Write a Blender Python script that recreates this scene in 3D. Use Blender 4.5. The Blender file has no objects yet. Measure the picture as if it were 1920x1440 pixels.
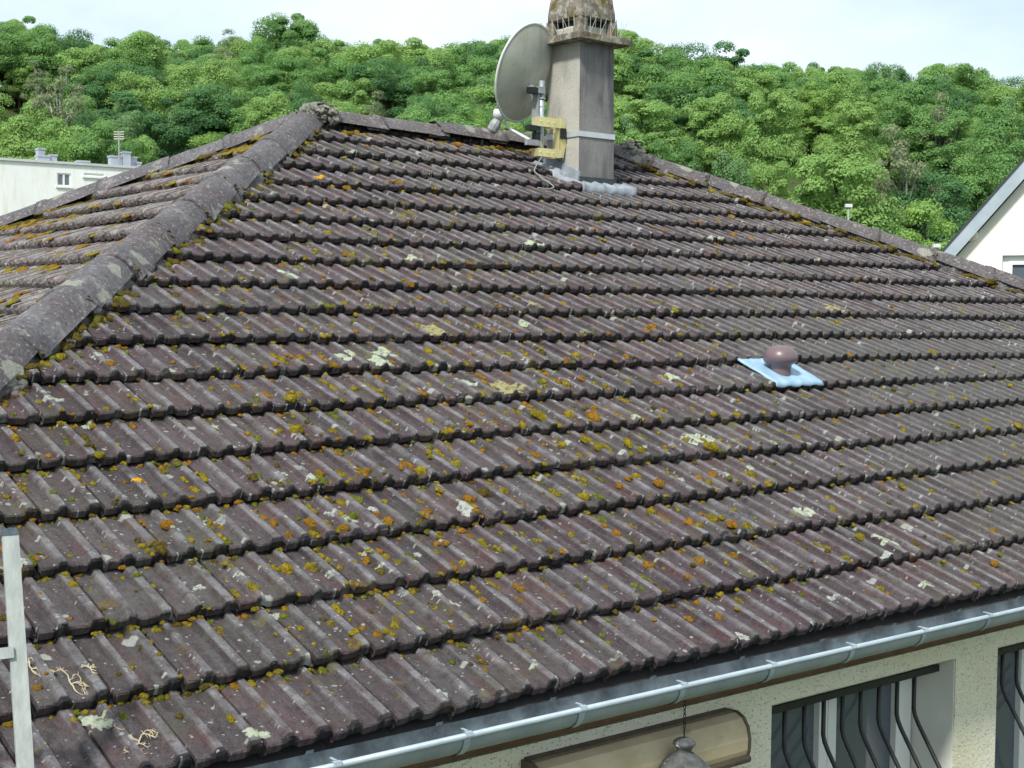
import bpy, bmesh, math, random
import numpy as np
from mathutils import Matrix, Vector
sc = bpy.context.scene
COL = sc.collection
rng = np.random.RandomState(7)
random.seed(7)
# ------------------------------------------------------------------ camera
F = 2615.39
CAM = np.array((-3.76584, -3.76500, 1.37102))
RX, RY, RZ = -0.053366, -0.008837, -0.672289
def rot(rx, ry, rz):
    cx, sx, cy, sy, cz, sz = math.cos(rx), math.sin(rx), math.cos(ry), math.sin(ry), math.cos(rz), math.sin(rz)
    X = np.array([[1, 0, 0], [0, cx, -sx], [0, sx, cx]]); Y = np.array([[cy, 0, sy], [0, 1, 0], [-sy, 0, cy]])
    Z = np.array([[cz, -sz, 0], [sz, cz, 0], [0, 0, 1]])
    return Z @ X @ Y
RC = rot(RX, RY, RZ)
cd = bpy.data.cameras.new('camera'); cam = bpy.data.objects.new('camera', cd); COL.objects.link(cam); sc.camera = cam
cd.sensor_width = 36; cd.lens = F * 36 / 1920; cd.clip_start = 0.1; cd.clip_end = 5000
r_, f_, u_ = RC[:, 0], RC[:, 1], RC[:, 2]
cam.matrix_world = Matrix(((r_[0], u_[0], -f_[0], CAM[0]), (r_[1], u_[1], -f_[1], CAM[1]), (r_[2], u_[2], -f_[2], CAM[2]), (0, 0, 0, 1)))
# ------------------------------------------------------------------ light
SUN_AZ, SUN_EL = math.radians(243), math.radians(50)      # azimuth clockwise from +Y: light comes from the left
sd = bpy.data.lights.new('sun', 'SUN'); sun = bpy.data.objects.new('sun', sd); COL.objects.link(sun)
sd.energy = 3.6; sd.angle = math.radians(7); sd.color = (1.0, 0.965, 0.91)
sv = Vector((math.sin(SUN_AZ) * math.cos(SUN_EL), math.cos(SUN_AZ) * math.cos(SUN_EL), math.sin(SUN_EL)))
sun.rotation_euler = sv.to_track_quat('Z', 'Y').to_euler(); sun.location = (-20, -10, 30)
W = bpy.data.worlds.new('World'); sc.world = W; W.use_nodes = True
nt = W.node_tree; nt.nodes.clear()
def wn(t, **k):
    n = nt.nodes.new(t)
    for a, b in k.items(): setattr(n, a, b)
    return n
sky = wn('ShaderNodeTexSky', sky_type='NISHITA'); sky.sun_disc = False
sky.sun_elevation = SUN_EL; sky.sun_rotation = SUN_AZ; sky.air_density = 1.0; sky.dust_density = 0.6; sky.ozone_density = 1.2
skm = wn('ShaderNodeVectorMath', operation='SCALE'); skm.inputs['Scale'].default_value = 0.12
nt.links.new(sky.outputs[0], skm.inputs[0])
tc = wn('ShaderNodeTexCoord'); mp = wn('ShaderNodeMapping'); mp.inputs['Scale'].default_value = (1.0, 1.0, 2.6)
nt.links.new(tc.outputs['Generated'], mp.inputs[0])
no = wn('ShaderNodeTexNoise'); no.inputs['Scale'].default_value = 3.2; no.inputs['Detail'].default_value = 7; no.inputs['Roughness'].default_value = 0.55
nt.links.new(mp.outputs[0], no.inputs['Vector'])
cr = wn('ShaderNodeMapRange'); cr.inputs[1].default_value = 0.33; cr.inputs[2].default_value = 0.62; cr.inputs[3].default_value = 0.38; cr.inputs[4].default_value = 0.96
nt.links.new(no.outputs[0], cr.inputs[0])
mx = wn('ShaderNodeMix', data_type='RGBA'); nt.links.new(cr.outputs[0], mx.inputs['Factor'])
nt.links.new(skm.outputs[0], mx.inputs[6]); mx.inputs[7].default_value = (0.79, 0.90, 0.96, 1)
bg = wn('ShaderNodeBackground'); bg.inputs[1].default_value = 1.0; nt.links.new(mx.outputs[2], bg.inputs[0])
wo = wn('ShaderNodeOutputWorld'); nt.links.new(bg.outputs[0], wo.inputs[0])
sc.view_settings.view_transform = 'Standard'; sc.view_settings.look = 'None'; sc.view_settings.gamma = 1
sc.view_settings.use_curve_mapping = False; sc.view_settings.exposure = 0.36
sc.render.engine = 'CYCLES'
sc.cycles.max_bounces = 4; sc.cycles.diffuse_bounces = 2; sc.cycles.glossy_bounces = 2; sc.cycles.transmission_bounces = 2; sc.cycles.use_adaptive_sampling = True; sc.cycles.adaptive_threshold = 0.02; sc.cycles.transparent_max_bounces = 8
# ------------------------------------------------------------------ pixel <-> place
PITCH = 0.4382456; CP, SP = math.cos(PITCH), math.sin(PITCH)
G = 0.345; TW = 0.23744; X0, X1, YR = 1.91208, 5.15012, 5.99493
EN = np.array((0, -SP, CP)); ES = np.array((0, CP, SP))
def ray(u, v): return RC @ np.array([(u - 960) / F, 1, -(v - 720) / F])
def aty(u, v, y): d = ray(u, v); return CAM + d * (y - CAM[1]) / d[1]
def atd(u, v, D): d = ray(u, v); d = d / math.hypot(d[0], d[1]); return CAM + D * d
def roofxs(u, v, off=0.03):
    d = ray(u, v); t = (off - EN @ CAM) / (EN @ d); P = CAM + t * d
    return P[0], P @ ES
def proj(P):
    d = RC.T @ (np.asarray(P) - CAM); return 960 + F * d[0] / d[1], 720 - F * d[2] / d[1], d[1]
# ------------------------------------------------------------------ mesh helpers
class MB:
    def __init__(s): s.v = []; s.f = []; s.n = 0
    def add(s, v, f):
        b = s.n; v = np.asarray(v, float).reshape(-1, 3); s.v.append(v); s.f += [tuple(i + b for i in q) for q in f]; s.n += len(v); return s
    def box(s, lo, hi, M=None):
        x0, y0, z0 = lo; x1, y1, z1 = hi
        v = np.array([(x0, y0, z0), (x1, y0, z0), (x1, y1, z0), (x0, y1, z0), (x0, y0, z1), (x1, y0, z1), (x1, y1, z1), (x0, y1, z1)], float)
        if M is not None: v = v @ np.asarray(M)[:3, :3].T + np.asarray(M)[:3, 3]
        return s.add(v, [(0, 3, 2, 1), (4, 5, 6, 7), (0, 1, 5, 4), (1, 2, 6, 5), (2, 3, 7, 6), (3, 0, 4, 7)])
    def tube(s, pts, r, n=8, cap=True):
        pts = [np.asarray(p, float) for p in pts]; m = len(pts); r = [r] * m if np.isscalar(r) else list(r); V = []
        up = None
        for i, p in enumerate(pts):
            t = pts[min(i + 1, m - 1)] - pts[max(i - 1, 0)]; t = t / (np.linalg.norm(t) + 1e-12)
            if up is None: a = np.array((0, 0, 1.)) if abs(t[2]) < .9 else np.array((1., 0, 0))
            else: a = up
            b1 = np.cross(t, a); b1 /= np.linalg.norm(b1) + 1e-12; b2 = np.cross(b1, t); up = b2
            for k in range(n):
                w = 2 * math.pi * k / n; V.append(p + r[i] * (math.cos(w) * b1 + math.sin(w) * b2))
        Fs = [(i * n + k, i * n + (k + 1) % n, (i + 1) * n + (k + 1) % n, (i + 1) * n + k) for i in range(m - 1) for k in range(n)]
        if cap: Fs += [tuple(range(n))[::-1], tuple(range((m - 1) * n, m * n))]
        return s.add(V, Fs)
    def lathe(s, prof, n=24, M=None):
        V = [(r * math.cos(2 * math.pi * k / n), r * math.sin(2 * math.pi * k / n), z) for r, z in prof for k in range(n)]
        V = np.array(V)
        if M is not None: V = V @ np.asarray(M)[:3, :3].T + np.asarray(M)[:3, 3]
        Fs = [(i * n + k, i * n + (k + 1) % n, (i + 1) * n + (k + 1) % n, (i + 1) * n + k) for i in range(len(prof) - 1) for k in range(n)]
        return s.add(V, Fs)
    def prism(s, poly, d):   # poly: list of 3d points, extruded by vector d
        n = len(poly); P = np.array(poly, float); Q = P + np.asarray(d, float)
        return s.add(np.vstack([P, Q]), [tuple(range(n))[::-1], tuple(range(n, 2 * n))] + [(i, (i + 1) % n, n + (i + 1) % n, n + i) for i in range(n)])
    def mesh(s, name, mat=None, smooth=False):
        me = bpy.data.meshes.new(name); V = np.vstack(s.v) if s.v else np.zeros((0, 3))
        lt = np.array([len(q) for q in s.f], np.int32); li = np.fromiter((i for q in s.f for i in q), np.int32)
        fill(me, V, lt, li)
        if mat: me.materials.append(mat)
        me.polygons.foreach_set('use_smooth', np.full(len(me.polygons), bool(smooth)))
        return me
def fill(me, V, lt, li):
    me.vertices.add(len(V)); me.vertices.foreach_set('co', np.ascontiguousarray(V, np.float32).ravel())
    me.loops.add(len(li)); me.loops.foreach_set('vertex_index', np.ascontiguousarray(li, np.int32))
    me.polygons.add(len(lt)); ls = np.zeros(len(lt), np.int32); ls[1:] = np.cumsum(lt)[:-1]
    me.polygons.foreach_set('loop_start', ls); me.polygons.foreach_set('loop_total', lt)
    me.update(calc_edges=True); me.validate()
def rawmesh(name, V, Fa, mat=None, smooth=False):   # Fa: (n,k) array
    me = bpy.data.meshes.new(name); Fa = np.asarray(Fa, np.int32)
    fill(me, V, np.full(len(Fa), Fa.shape[1], np.int32), Fa.ravel())
    if mat: me.materials.append(mat)
    me.polygons.foreach_set('use_smooth', np.full(len(me.polygons), bool(smooth)))
    return me
def link(name, me, parent=None, M=None, label=None, cat=None, group=None, kind=None):
    o = bpy.data.objects.new(name, me); COL.objects.link(o)
    if M is not None: o.matrix_world = Matrix([list(r) for r in M]) if not isinstance(M, Matrix) else M
    if parent is not None:
        o.parent = parent
        o.matrix_parent_inverse = Matrix.Translation(parent.location).inverted() if parent.type == 'EMPTY' else Matrix()
    for k, v in (('label', label), ('category', cat), ('group', group), ('kind', kind)):
        if v: o[k] = v
    return o
def empty(name, loc, label, cat, group=None):
    o = bpy.data.objects.new(name, None); COL.objects.link(o); o.location = loc; o.empty_display_size = .2
    o['label'] = label; o['category'] = cat
    if group: o['group'] = group
    return o
def frame(o, ex, ey, ez):
    M = np.eye(4); M[:3, 0] = ex; M[:3, 1] = ey; M[:3, 2] = ez; M[:3, 3] = o; return M
def norm(a): a = np.asarray(a, float); return a / np.linalg.norm(a)
# ------------------------------------------------------------------ material helper
class NT:
    def __init__(s, name, rough=.8, metal=0, spec=.3):
        s.m = bpy.data.materials.new(name); s.m.use_nodes = True; s.t = s.m.node_tree; s.b = s.t.nodes['Principled BSDF']
        s.b.inputs['Roughness'].default_value = rough; s.b.inputs['Metallic'].default_value = metal
        s.b.inputs['Specular IOR Level'].default_value = spec; s._pos = None
    def n(s, t, **k):
        q = s.t.nodes.new(t)
        for a, b in k.items(): setattr(q, a, b)
        return q
    def put(s, sock, v):
        if v is None: return
        if hasattr(v, 'is_output') or isinstance(v, bpy.types.NodeSocket): s.t.links.new(v, sock)
        elif isinstance(v, (tuple, list)) and sock.type == 'RGBA': sock.default_value = tuple(v) + ((1,) if len(v) == 3 else ())
        else: sock.default_value = v
    def pos(s):
        if s._pos is None: s._pos = s.n('ShaderNodeNewGeometry').outputs['Position']
        return s._pos
    def obj(s): return s.n('ShaderNodeTexCoord').outputs['Object']
    def math(s, op, a, b=None, c=None, clamp=False):
        q = s.n('ShaderNodeMath', operation=op, use_clamp=clamp); s.put(q.inputs[0], a); s.put(q.inputs[1], b); s.put(q.inputs[2], c); return q.outputs[0]
    def dot(s, v, d): q = s.n('ShaderNodeVectorMath', operation='DOT_PRODUCT'); s.put(q.inputs[0], v); q.inputs[1].default_value = tuple(d); return q.outputs['Value']
    def comb(s, a, b, c=0.0): q = s.n('ShaderNodeCombineXYZ'); s.put(q.inputs[0], a); s.put(q.inputs[1], b); s.put(q.inputs[2], c); return q.outputs[0]
    def scale(s, v, k): q = s.n('ShaderNodeVectorMath', operation='MULTIPLY'); s.put(q.inputs[0], v); q.inputs[1].default_value = k; return q.outputs[0]
    def noise(s, v, sc_, det=4, ro=.55, dist=0): q = s.n('ShaderNodeTexNoise'); s.put(q.inputs['Vector'], v); q.inputs['Scale'].default_value = sc_; q.inputs['Detail'].default_value = det; q.inputs['Roughness'].default_value = ro; q.inputs['Distortion'].default_value = dist; return q.outputs[0]
    def noisec(s, v, sc_, det=2): q = s.n('ShaderNodeTexNoise'); s.put(q.inputs['Vector'], v); q.inputs['Scale'].default_value = sc_; q.inputs['Detail'].default_value = det; return q.outputs[1]
    def vor(s, v, sc_, feat='F1', rnd=1.0):
        q = s.n('ShaderNodeTexVoronoi', feature=feat); s.put(q.inputs['Vector'], v); q.inputs['Scale'].default_value = sc_; q.inputs['Randomness'].default_value = rnd; return q
    def white(s, v): q = s.n('ShaderNodeTexWhiteNoise', noise_dimensions='3D'); s.put(q.inputs['Vector'], v); return q
    def ramp(s, v, a, b, lo=0.0, hi=1.0): q = s.n('ShaderNodeMapRange'); s.put(q.inputs[0], v); q.inputs[1].default_value = a; q.inputs[2].default_value = b; q.inputs[3].default_value = lo; q.inputs[4].default_value = hi; return q.outputs[0]
    def mix(s, f, a, b, mode='MIX'):
        q = s.n('ShaderNodeMix', data_type='RGBA', blend_type=mode); s.put(q.inputs['Factor'], f); s.put(q.inputs[6], a); s.put(q.inputs[7], b); return q.outputs[2]
    def color(s, c): s.put(s.b.inputs['Base Color'], c); return s
    def bump(s, h, dist=.003, st=.6): q = s.n('ShaderNodeBump'); q.inputs['Strength'].default_value = st; q.inputs['Distance'].default_value = dist; s.put(q.inputs['Height'], h); s.t.links.new(q.outputs[0], s.b.inputs['Normal']); return s
    def rough(s, v): s.put(s.b.inputs['Roughness'], v); return s
def simple(name, col, col2=None, sc_=8, rough=.7, metal=0, spec=.3, bump=0, bsc=40):
    m = NT(name, rough, metal, spec); p = m.pos()
    if col2: m.color(m.mix(m.ramp(m.noise(p, sc_, 6, .6), .35, .65), col, col2))
    else: m.color(col)
    if bump: m.bump(m.noise(p, bsc, 4, .6), bump)
    return m.m
# ---- clay tile material in the coordinates of one roof slope (a along the eave, s up the slope)
def tile_mat(name, ea, es, s0, a_shift, tint=(1, 1, 1), light=1.0, moss_amt=1.0, black=.88, zone=False):
    m = NT(name, .62, 0, .35); P = m.pos()
    a = m.dot(P, ea); s = m.math('SUBTRACT', m.dot(P, es), s0)
    row = m.math('FLOOR', m.math('DIVIDE', m.math('ADD', s, -.003), G))
    par = m.math('MULTIPLY', m.math('MODULO', m.math('ADD', row, 100.0), 2.0), TW / 2)
    cu = m.math('DIVIDE', m.math('ADD', m.math('ADD', a, a_shift), par), TW)
    col = m.math('FLOOR', cu); fr = m.math('FRACT', cu)
    wn_ = m.white(m.comb(row, col, 3.0)); r1 = wn_.outputs['Value']; rc = wn_.outputs['Color']
    sep = m.n('ShaderNodeSeparateColor'); m.put(sep.inputs[0], rc)
    A = m.comb(a, s)
    AS = m.comb(m.math('ADD', a, m.math('MULTIPLY', sep.outputs[1], 7.0)), m.math('ADD', s, m.math('MULTIPLY', sep.outputs[2], 5.0)))
    def C(c): return tuple(x * t * light for x, t in zip(c, tint))
    base = m.mix(r1, C((.038, .023, .027)), C((.112, .070, .082)))
    base = m.mix(m.ramp(sep.outputs[1], .72, 1.0, 0, .75), base, C((.120, .070, .062)))
    base = m.mix(m.ramp(sep.outputs[2], .74, 1.0, 0, .7), base, C((.105, .098, .104)))
    big = m.noise(A, .55, 3); base = m.mix(m.ramp(big, .42, .64, 0, .62), base, C((.105, .093, .086)))
    # streaks running down each tile
    st = m.noise(m.scale(AS, (38, 3.0, 1)), 1.0, 5, .62)
    base = m.mix(m.ramp(st, .46, .72, 0, .55), base, C((.165, .145, .152)))
    st2 = m.noise(m.scale(AS, (24, 5.0, 1)), 1.0, 4, .6, .6)
    base = m.mix(m.ramp(st2, .50, .68, 0, .85), base, C((.040, .027, .029)))
    red = m.noise(m.scale(AS, (9, 4, 1)), 1.0, 3)
    base = m.mix(m.ramp(red, .54, .70, 0, .7), base, C((.120, .052, .050)))
    # paler rib tops: wear plus sky sheen painted into the colour
    d1 = m.math('ABSOLUTE', m.math('SUBTRACT', fr, RIB2 / TW)); d2 = m.math('ABSOLUTE', m.math('SUBTRACT', fr, RIB1 / TW))
    dm = m.math('MINIMUM', d1, d2)
    wear_sheen = m.math('MULTIPLY', m.ramp(dm, .078, .045), m.ramp(m.noise(m.scale(A, (14, 9, 1)), 1.0, 5, .65), .36, .66))
    base = m.mix(m.math('MULTIPLY', wear_sheen, .85), base, C((.315, .302, .316)))
    # grime / algae film
    mot = m.noise(A, 34, 5, .7)
    base = m.mix(m.ramp(mot, .54, .70, 0, .5), base, C((.165, .148, .150))); base = m.mix(m.ramp(mot, .48, .32, 0, .7), base, C((.042, .029, .030)))
    grit = m.noise(A, 62, 6, .78); base = m.mix(m.ramp(grit, .56, .66, 0, .75), base, C((.034, .025, .025))); base = m.mix(m.ramp(grit, .42, .33, 0, .55), base, C((.20, .185, .180)))
    if zone:
        wob2 = m.math('ADD', a, m.math('MULTIPLY', m.noise(A, .9, 4, .6), 2.4))
        zf_ = m.math('MULTIPLY', m.ramp(wob2, 3.4, 5.2), m.ramp(s, 3.6, 2.4)); base = m.mix(m.math('MULTIPLY', zf_, .62), base, C((.112, .108, .104)))
    g = m.noise(A, 3.1, 6, .62, .4)
    base = m.mix(m.ramp(g, .55, .70, 0, .62), base, C((.092, .092, .060)))
    sp_ = m.noise(A, 210, 2, .6)
    base = m.mix(m.ramp(sp_, .58, .70, 0, .5), base, C((.26, .25, .24)))
    base = m.mix(m.ramp(m.noise(A, 130, 3, .6), .60, .72, 0, .6), base, C((.028, .022, .022)))
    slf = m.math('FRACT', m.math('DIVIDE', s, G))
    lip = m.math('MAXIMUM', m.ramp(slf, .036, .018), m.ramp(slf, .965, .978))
    rib_end_dark = m.math('MULTIPLY', m.math('MULTIPLY', lip, m.ramp(dm, .150, .110)), m.ramp(m.noise(A, 30, 4, .6), .28, .42))
    base = m.mix(m.math('MULTIPLY', rib_end_dark, black), base, C((.014, .012, .013)))  # rib ends at the lip turned near black
    # crustose lichen spots: pale, irregular, clustered
    wob = m.n('ShaderNodeVectorMath', operation='ADD'); m.put(wob.inputs[0], A); m.put(wob.inputs[1], m.scale(m.noisec(A, 38, 3), (.020, .020, 0)))
    dens = m.noise(A, 1.35, 3, .6)
    def spots(sc_, rad, keep, colr, alpha, d0=.0):
        nonlocal base
        v = m.vor(wob.outputs[0], sc_); se = m.n('ShaderNodeSeparateColor'); m.put(se.inputs[0], v.outputs['Color'])
        rr = m.math('MULTIPLY', m.math('ADD', m.math('MULTIPLY', se.outputs[1], .75), .25), rad)
        on = m.math('GREATER_THAN', m.math('ADD', se.outputs[0], m.math('MULTIPLY', m.math('SUBTRACT', dens, .5), .9)), keep)
        f = m.math('MULTIPLY', m.math('MULTIPLY', on, m.ramp(m.math('SUBTRACT', v.outputs['Distance'], rr), 0.02, -.05)), alpha)
        base = m.mix(f, base, colr); return f
    f1 = spots(11, .30, .83, (.44, .45, .40), .8)
    f2 = spots(27, .30, .77, (.42, .425, .39), .8)
    spots(7, .36, .84, (.150, .140, .075), .75)
    spots(60, .34, .80, (.42, .42, .40), .8)
    # thin ochre moss film
    mo = m.noise(A, 9, 6, .65, .3); md = m.noise(A, .8, 2)
    mf = m.math('MULTIPLY', m.ramp(mo, .61, .67), m.ramp(md, .42, .58))
    base = m.mix(m.math('MULTIPLY', mf, .75 * moss_amt), base, m.mix(m.ramp(m.noise(A, 70, 3), .4, .6), (.24, .150, .018), (.11, .085, .02)))
    m.color(base)
    m.rough(m.ramp(m.noise(A, 16, 4, .6), .3, .7, .46, .85))
    h = m.math('ADD', m.math('MULTIPLY', m.noise(A, 120, 4, .65), 1.0), m.math('ADD', m.math('MULTIPLY', f1, .5), m.math('MULTIPLY', m.noise(A, 26, 3), 1.0)))
    m.bump(m.math('ADD', h, m.math('MULTIPLY', grit, 1.4)), .009, 1.0)
    return m.m
RIB2 = TW - .029; RIB1 = RIB2 - TW / 2
ASH = 1.50          # a joint lies at x = -1.50 in the lowest row
# ================================================================== SETTING: ground and hillside
HD = norm((f_[0], f_[1], 0)); RT = norm((r_[0], r_[1], 0))
def sm(t): t = np.clip(t, 0, 1); return t * t * (3 - 2 * t)
def ground(x, y):
    dx, dy = x - CAM[0], y - CAM[1]; d = dx * HD[0] + dy * HD[1]; r = dx * RT[0] + dy * RT[1]
    z = -3.1 - 4.5 * sm((d - 30) / 70)
    t = (d - 118) / 150
    z = z + (45.5 - 0.045 * r) * np.where(t < 0, 0, np.where(t > 1, 1 + .10 * (1 - np.exp(-(t - 1) * 3)), sm(t) * .45 + t * .55))
    z = z + 1.6 * np.sin(r * .043 + 1) * sm((d - 120) / 60) + 1.2 * np.sin(r * .11 + d * .05) * sm((d - 120) / 60)
    return z
ds = np.concatenate([np.linspace(-400, 0, 9), np.linspace(8, 300, 80), np.linspace(330, 1500, 20), [4000]])
rs = np.concatenate([[-4000, -1500, -800], np.linspace(-400, 400, 90), [800, 1500, 4000]])
DD, RR = np.meshgrid(ds, rs, indexing='ij'); gx = CAM[0] + DD * HD[0] + RR * RT[0]; gy = CAM[1] + DD * HD[1] + RR * RT[1]
gv = np.stack([gx, gy, ground(gx, gy)], -1).reshape(-1, 3); nr = len(rs)
gf = [(i * nr + j, i * nr + j + 1, (i + 1) * nr + j + 1, (i + 1) * nr + j) for i in range(len(ds) - 1) for j in range(nr - 1)]
m = NT('grass_ground', .95); p = m.pos()
m.color(m.mix(m.ramp(m.noise(p, .12, 5), .35, .65), (.045, .070, .018), (.070, .085, .03)))
m.bump(m.noise(p, 3, 4), .1)
gme = rawmesh('ground', gv, gf, m.m, True)
g_o = link('ground', gme, kind='structure')
if gme.polygons[len(gme.polygons) // 2].normal.z < 0: gme.flip_normals()
# ================================================================== THE HOUSE
GZ = -3.1
house = empty('house', (5.0, 6.0, GZ), 'low house with a moss-grown hipped roof of purple-brown ribbed tiles', 'house')
m = NT('render_wall', .95, 0, .1); p = m.pos()
c = m.mix(m.ramp(m.noise(p, 1.3, 4), .35, .7), (.70, .66, .47), (.78, .76, .65))
pit = m.vor(m.scale(p, (1, 1, 1.6)), 78); sep = m.n('ShaderNodeSeparateColor'); m.put(sep.inputs[0], pit.outputs['Color'])
pm = m.math('MULTIPLY', m.ramp(pit.outputs['Distance'], .34, .24), m.math('GREATER_THAN', sep.outputs[0], .70))
c = m.mix(m.math('MULTIPLY', pm, .6), c, (.24, .21, .12)); c = m.mix(m.ramp(m.noise(p, 140, 3), .5, .72, 0, .35), c, (.30, .28, .17))
m.color(c); m.bump(m.math('SUBTRACT', m.noise(p, 70, 4, .7), m.math('MULTIPLY', pm, 1.1)), .008, .9); M_WALL = m.m
M_REV = simple('reveal_plaster', (.72, .72, .66), (.66, .66, .60), 5, .8, bump=.001)
M_WHITE = simple('white_upvc', (.80, .80, .78), None, rough=.35, spec=.5)
M_BROWN = simple('stained_wood', (.075, .042, .020), (.11, .065, .032), 12, .7)
M_ZINC = None
m = NT('zinc', .55, .25, .4); p = m.pos()
m.color(m.mix(m.ramp(m.noise(p, 6, 6, .65), .3, .7), (.30, .375, .42), (.43, .50, .545))); m.rough(m.ramp(m.noise(p, 9, 4), .3, .7, .45, .70)); m.bump(m.noise(p, 9, 3), .006, .5); M_ZINC = m.m
m = NT('zinc_weathered', .6, .25, .4); p = m.pos()
m.color(m.mix(m.ramp(m.noise(p, 5, 7, .68), .38, .66), (.045, .058, .065), (.145, .18, .20))); m.bump(m.noise(p, 30, 4), .003, .5); M_ZINCD = m.m
def glass(name, col=(.02, .025, .03)):
    q = NT(name, .05, 0, .9); q.color(col); return q.m
M_GLASS = glass('window_glass', (.10, .12, .145))
M_IRON = simple('black_iron', (.012, .013, .014), (.022, .022, .022), 30, .45, .2, .5)
YW = .08; ZW = -.20            # wall face, wall top
XL, XR_, YB = X0 - YR + .15, X1 + YR - .15, 2 * YR - .1
wt = .30
# openings in the front wall: (x0, x1, ztop)
def xw(u, v): return aty(u, v, YW)[0]
OP1 = (xw(1447, 1325), xw(1790, 1330)); ZT = aty(1447, 1322, YW)[2]
OP2 = (xw(1868, 1320), xw(1868, 1320) + 1.32)
ZB = ZT - 1.35
def fwall(b, x0, x1, z0, z1): b.box((x0, YW, z0), (x1, YW + wt, z1))
b = MB()
fwall(b, XL, OP1[0], GZ - .3, ZW); fwall(b, OP1[0], OP1[1], ZT, ZW); fwall(b, OP1[0], OP1[1], GZ - .3, ZB)
fwall(b, OP1[1], OP2[0], GZ - .3, ZW); fwall(b, OP2[0], OP2[1], ZT, ZW); fwall(b, OP2[0], OP2[1], GZ - .3, ZB); fwall(b, OP2[1], XR_, GZ - .3, ZW)
b.box((XL, YW + wt, GZ - .3), (XL + wt, YB, ZW)); b.box((XR_ - wt, YW + wt, GZ - .3), (XR_, YB, ZW)); b.box((XL + wt, YB - wt, GZ - .3), (XR_ - wt, YB, ZW))
link('wall', b.mesh('wall', M_WALL), house)
RD = .235
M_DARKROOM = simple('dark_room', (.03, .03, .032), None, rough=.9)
for (a0, a1) in (OP1, OP2):
    b = MB(); e = .004; YG = YW + RD
    b.box((a0 + e - .003, YW + .012, ZB), (a0 + e + .002, YG + .05, ZT)); b.box((a1 - e - .002, YW + .006, ZB), (a1 - e + .003, YG + .05, ZT))
    b.box((a0 + e + .003, YW + .012, ZT - .004), (a1 - e - .003, YG + .05, ZT - .001))
    rv = link('window_reveal', b.mesh('window_reveal', M_REV), house)
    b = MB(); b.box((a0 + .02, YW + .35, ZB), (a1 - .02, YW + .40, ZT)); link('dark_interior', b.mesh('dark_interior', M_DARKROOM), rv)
    b = MB(); i0, i1, zt = a0 + .016, a1 - .016, ZT - .014
    fw = .075; mid = (i0 + i1) / 2 - .01
    b.box((i0, YG, ZB), (i0 + fw, YG + .06, zt)); b.box((i1 - fw, YG, ZB), (i1, YG + .06, zt)); b.box((i0 + fw, YG, zt - .06), (i1 - fw, YG + .06, zt))
    win = link('window', b.mesh('window', M_WHITE), house)
    for (c0, c1) in ((i0 + fw + .002, mid - .002), (mid + .002, i1 - fw - .002)):
        b = MB(); w2 = .06; y0, y1 = YG - .012, YG + .045
        b.box((c0, y0, ZB), (c0 + w2, y1, zt - .063)); b.box((c1 - w2, y0, ZB), (c1, y1, zt - .063)); b.box((c0 + w2, y0, zt - .063 - w2), (c1 - w2, y1, zt - .063))
        link('casement', b.mesh('casement', M_WHITE), win)
        b = MB(); b.box((c0 + w2 - .003, YG + .02, ZB), (c1 - w2 + .003, YG + .028, zt - .06 - w2)); link('pane', b.mesh('pane', M_GLASS), win)
    b = MB(); b.box((a0 + .03, YG - .05, zt - .045), (a1 - .03, YG - .02, zt - .002)); link('head_strip', b.mesh('head_strip', M_IRON), win)  # dark strip across the window head
    b = MB(); b.box((a0 - .03, YW - .04, ZB - .05), (a1 + .03, YG + .06, ZB)); link('sill', b.mesh('sill', M_REV), win)
    # bulging iron grille between the reveals
    gy_, gz_ = YW + .09, ZT - .062
    b = MB(); b.box((a0 + .01, gy_ - .008, gz_ - .016), (a1 - .013, gy_ + .008, gz_ + .016)); gr = link('window_grille', b.mesh('window_grille', M_IRON), house)
    nb = 8
    xs0 = [aty(u, 1300, gy_)[0] - OP1[0] for u in (1472, 1509, 1545, 1580, 1614, 1648, 1682, 1714)]
    for k, xo in enumerate(xs0):
        x = a0 + xo; b = MB()
        pts = [(x, gy_, gz_ - .01), (x, gy_, gz_ - .17), (x, gy_ - .008, gz_ - .20), (x, gy_ - .03, gz_ - .24)]
        pts += [(x, gy_ - .03 - .42 * t, gz_ - .24 - .62 * t) for t in (.25, .5, .75)] + [(x, gy_ - .27, gz_ - .80), (x, gy_ - .26, gz_ - .90), (x, gy_ - .03, gz_ - 1.18), (x, gy_, gz_ - 1.24)]
        b.tube(pts, .0105, 7); link('bar', b.mesh('bar', M_IRON, True), gr)
    b = MB(); b.box((a0 + .01, gy_ - .008, gz_ - 1.27), (a1 - .013, gy_ + .008, gz_ - 1.24)); link('rail', b.mesh('rail', M_IRON), gr)
# fascia and soffit
b = MB(); b.box((XL - .15, .035, -.175), (XR_ + .15, .062, -.035)); link('fascia', b.mesh('fascia', M_BROWN), house)
b = MB(); b.box((XL - .15, .0625, -.185), (XR_ + .15, YW + wt - .02, -.17)); link('soffit', b.mesh('soffit', M_BROWN), house)
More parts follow.
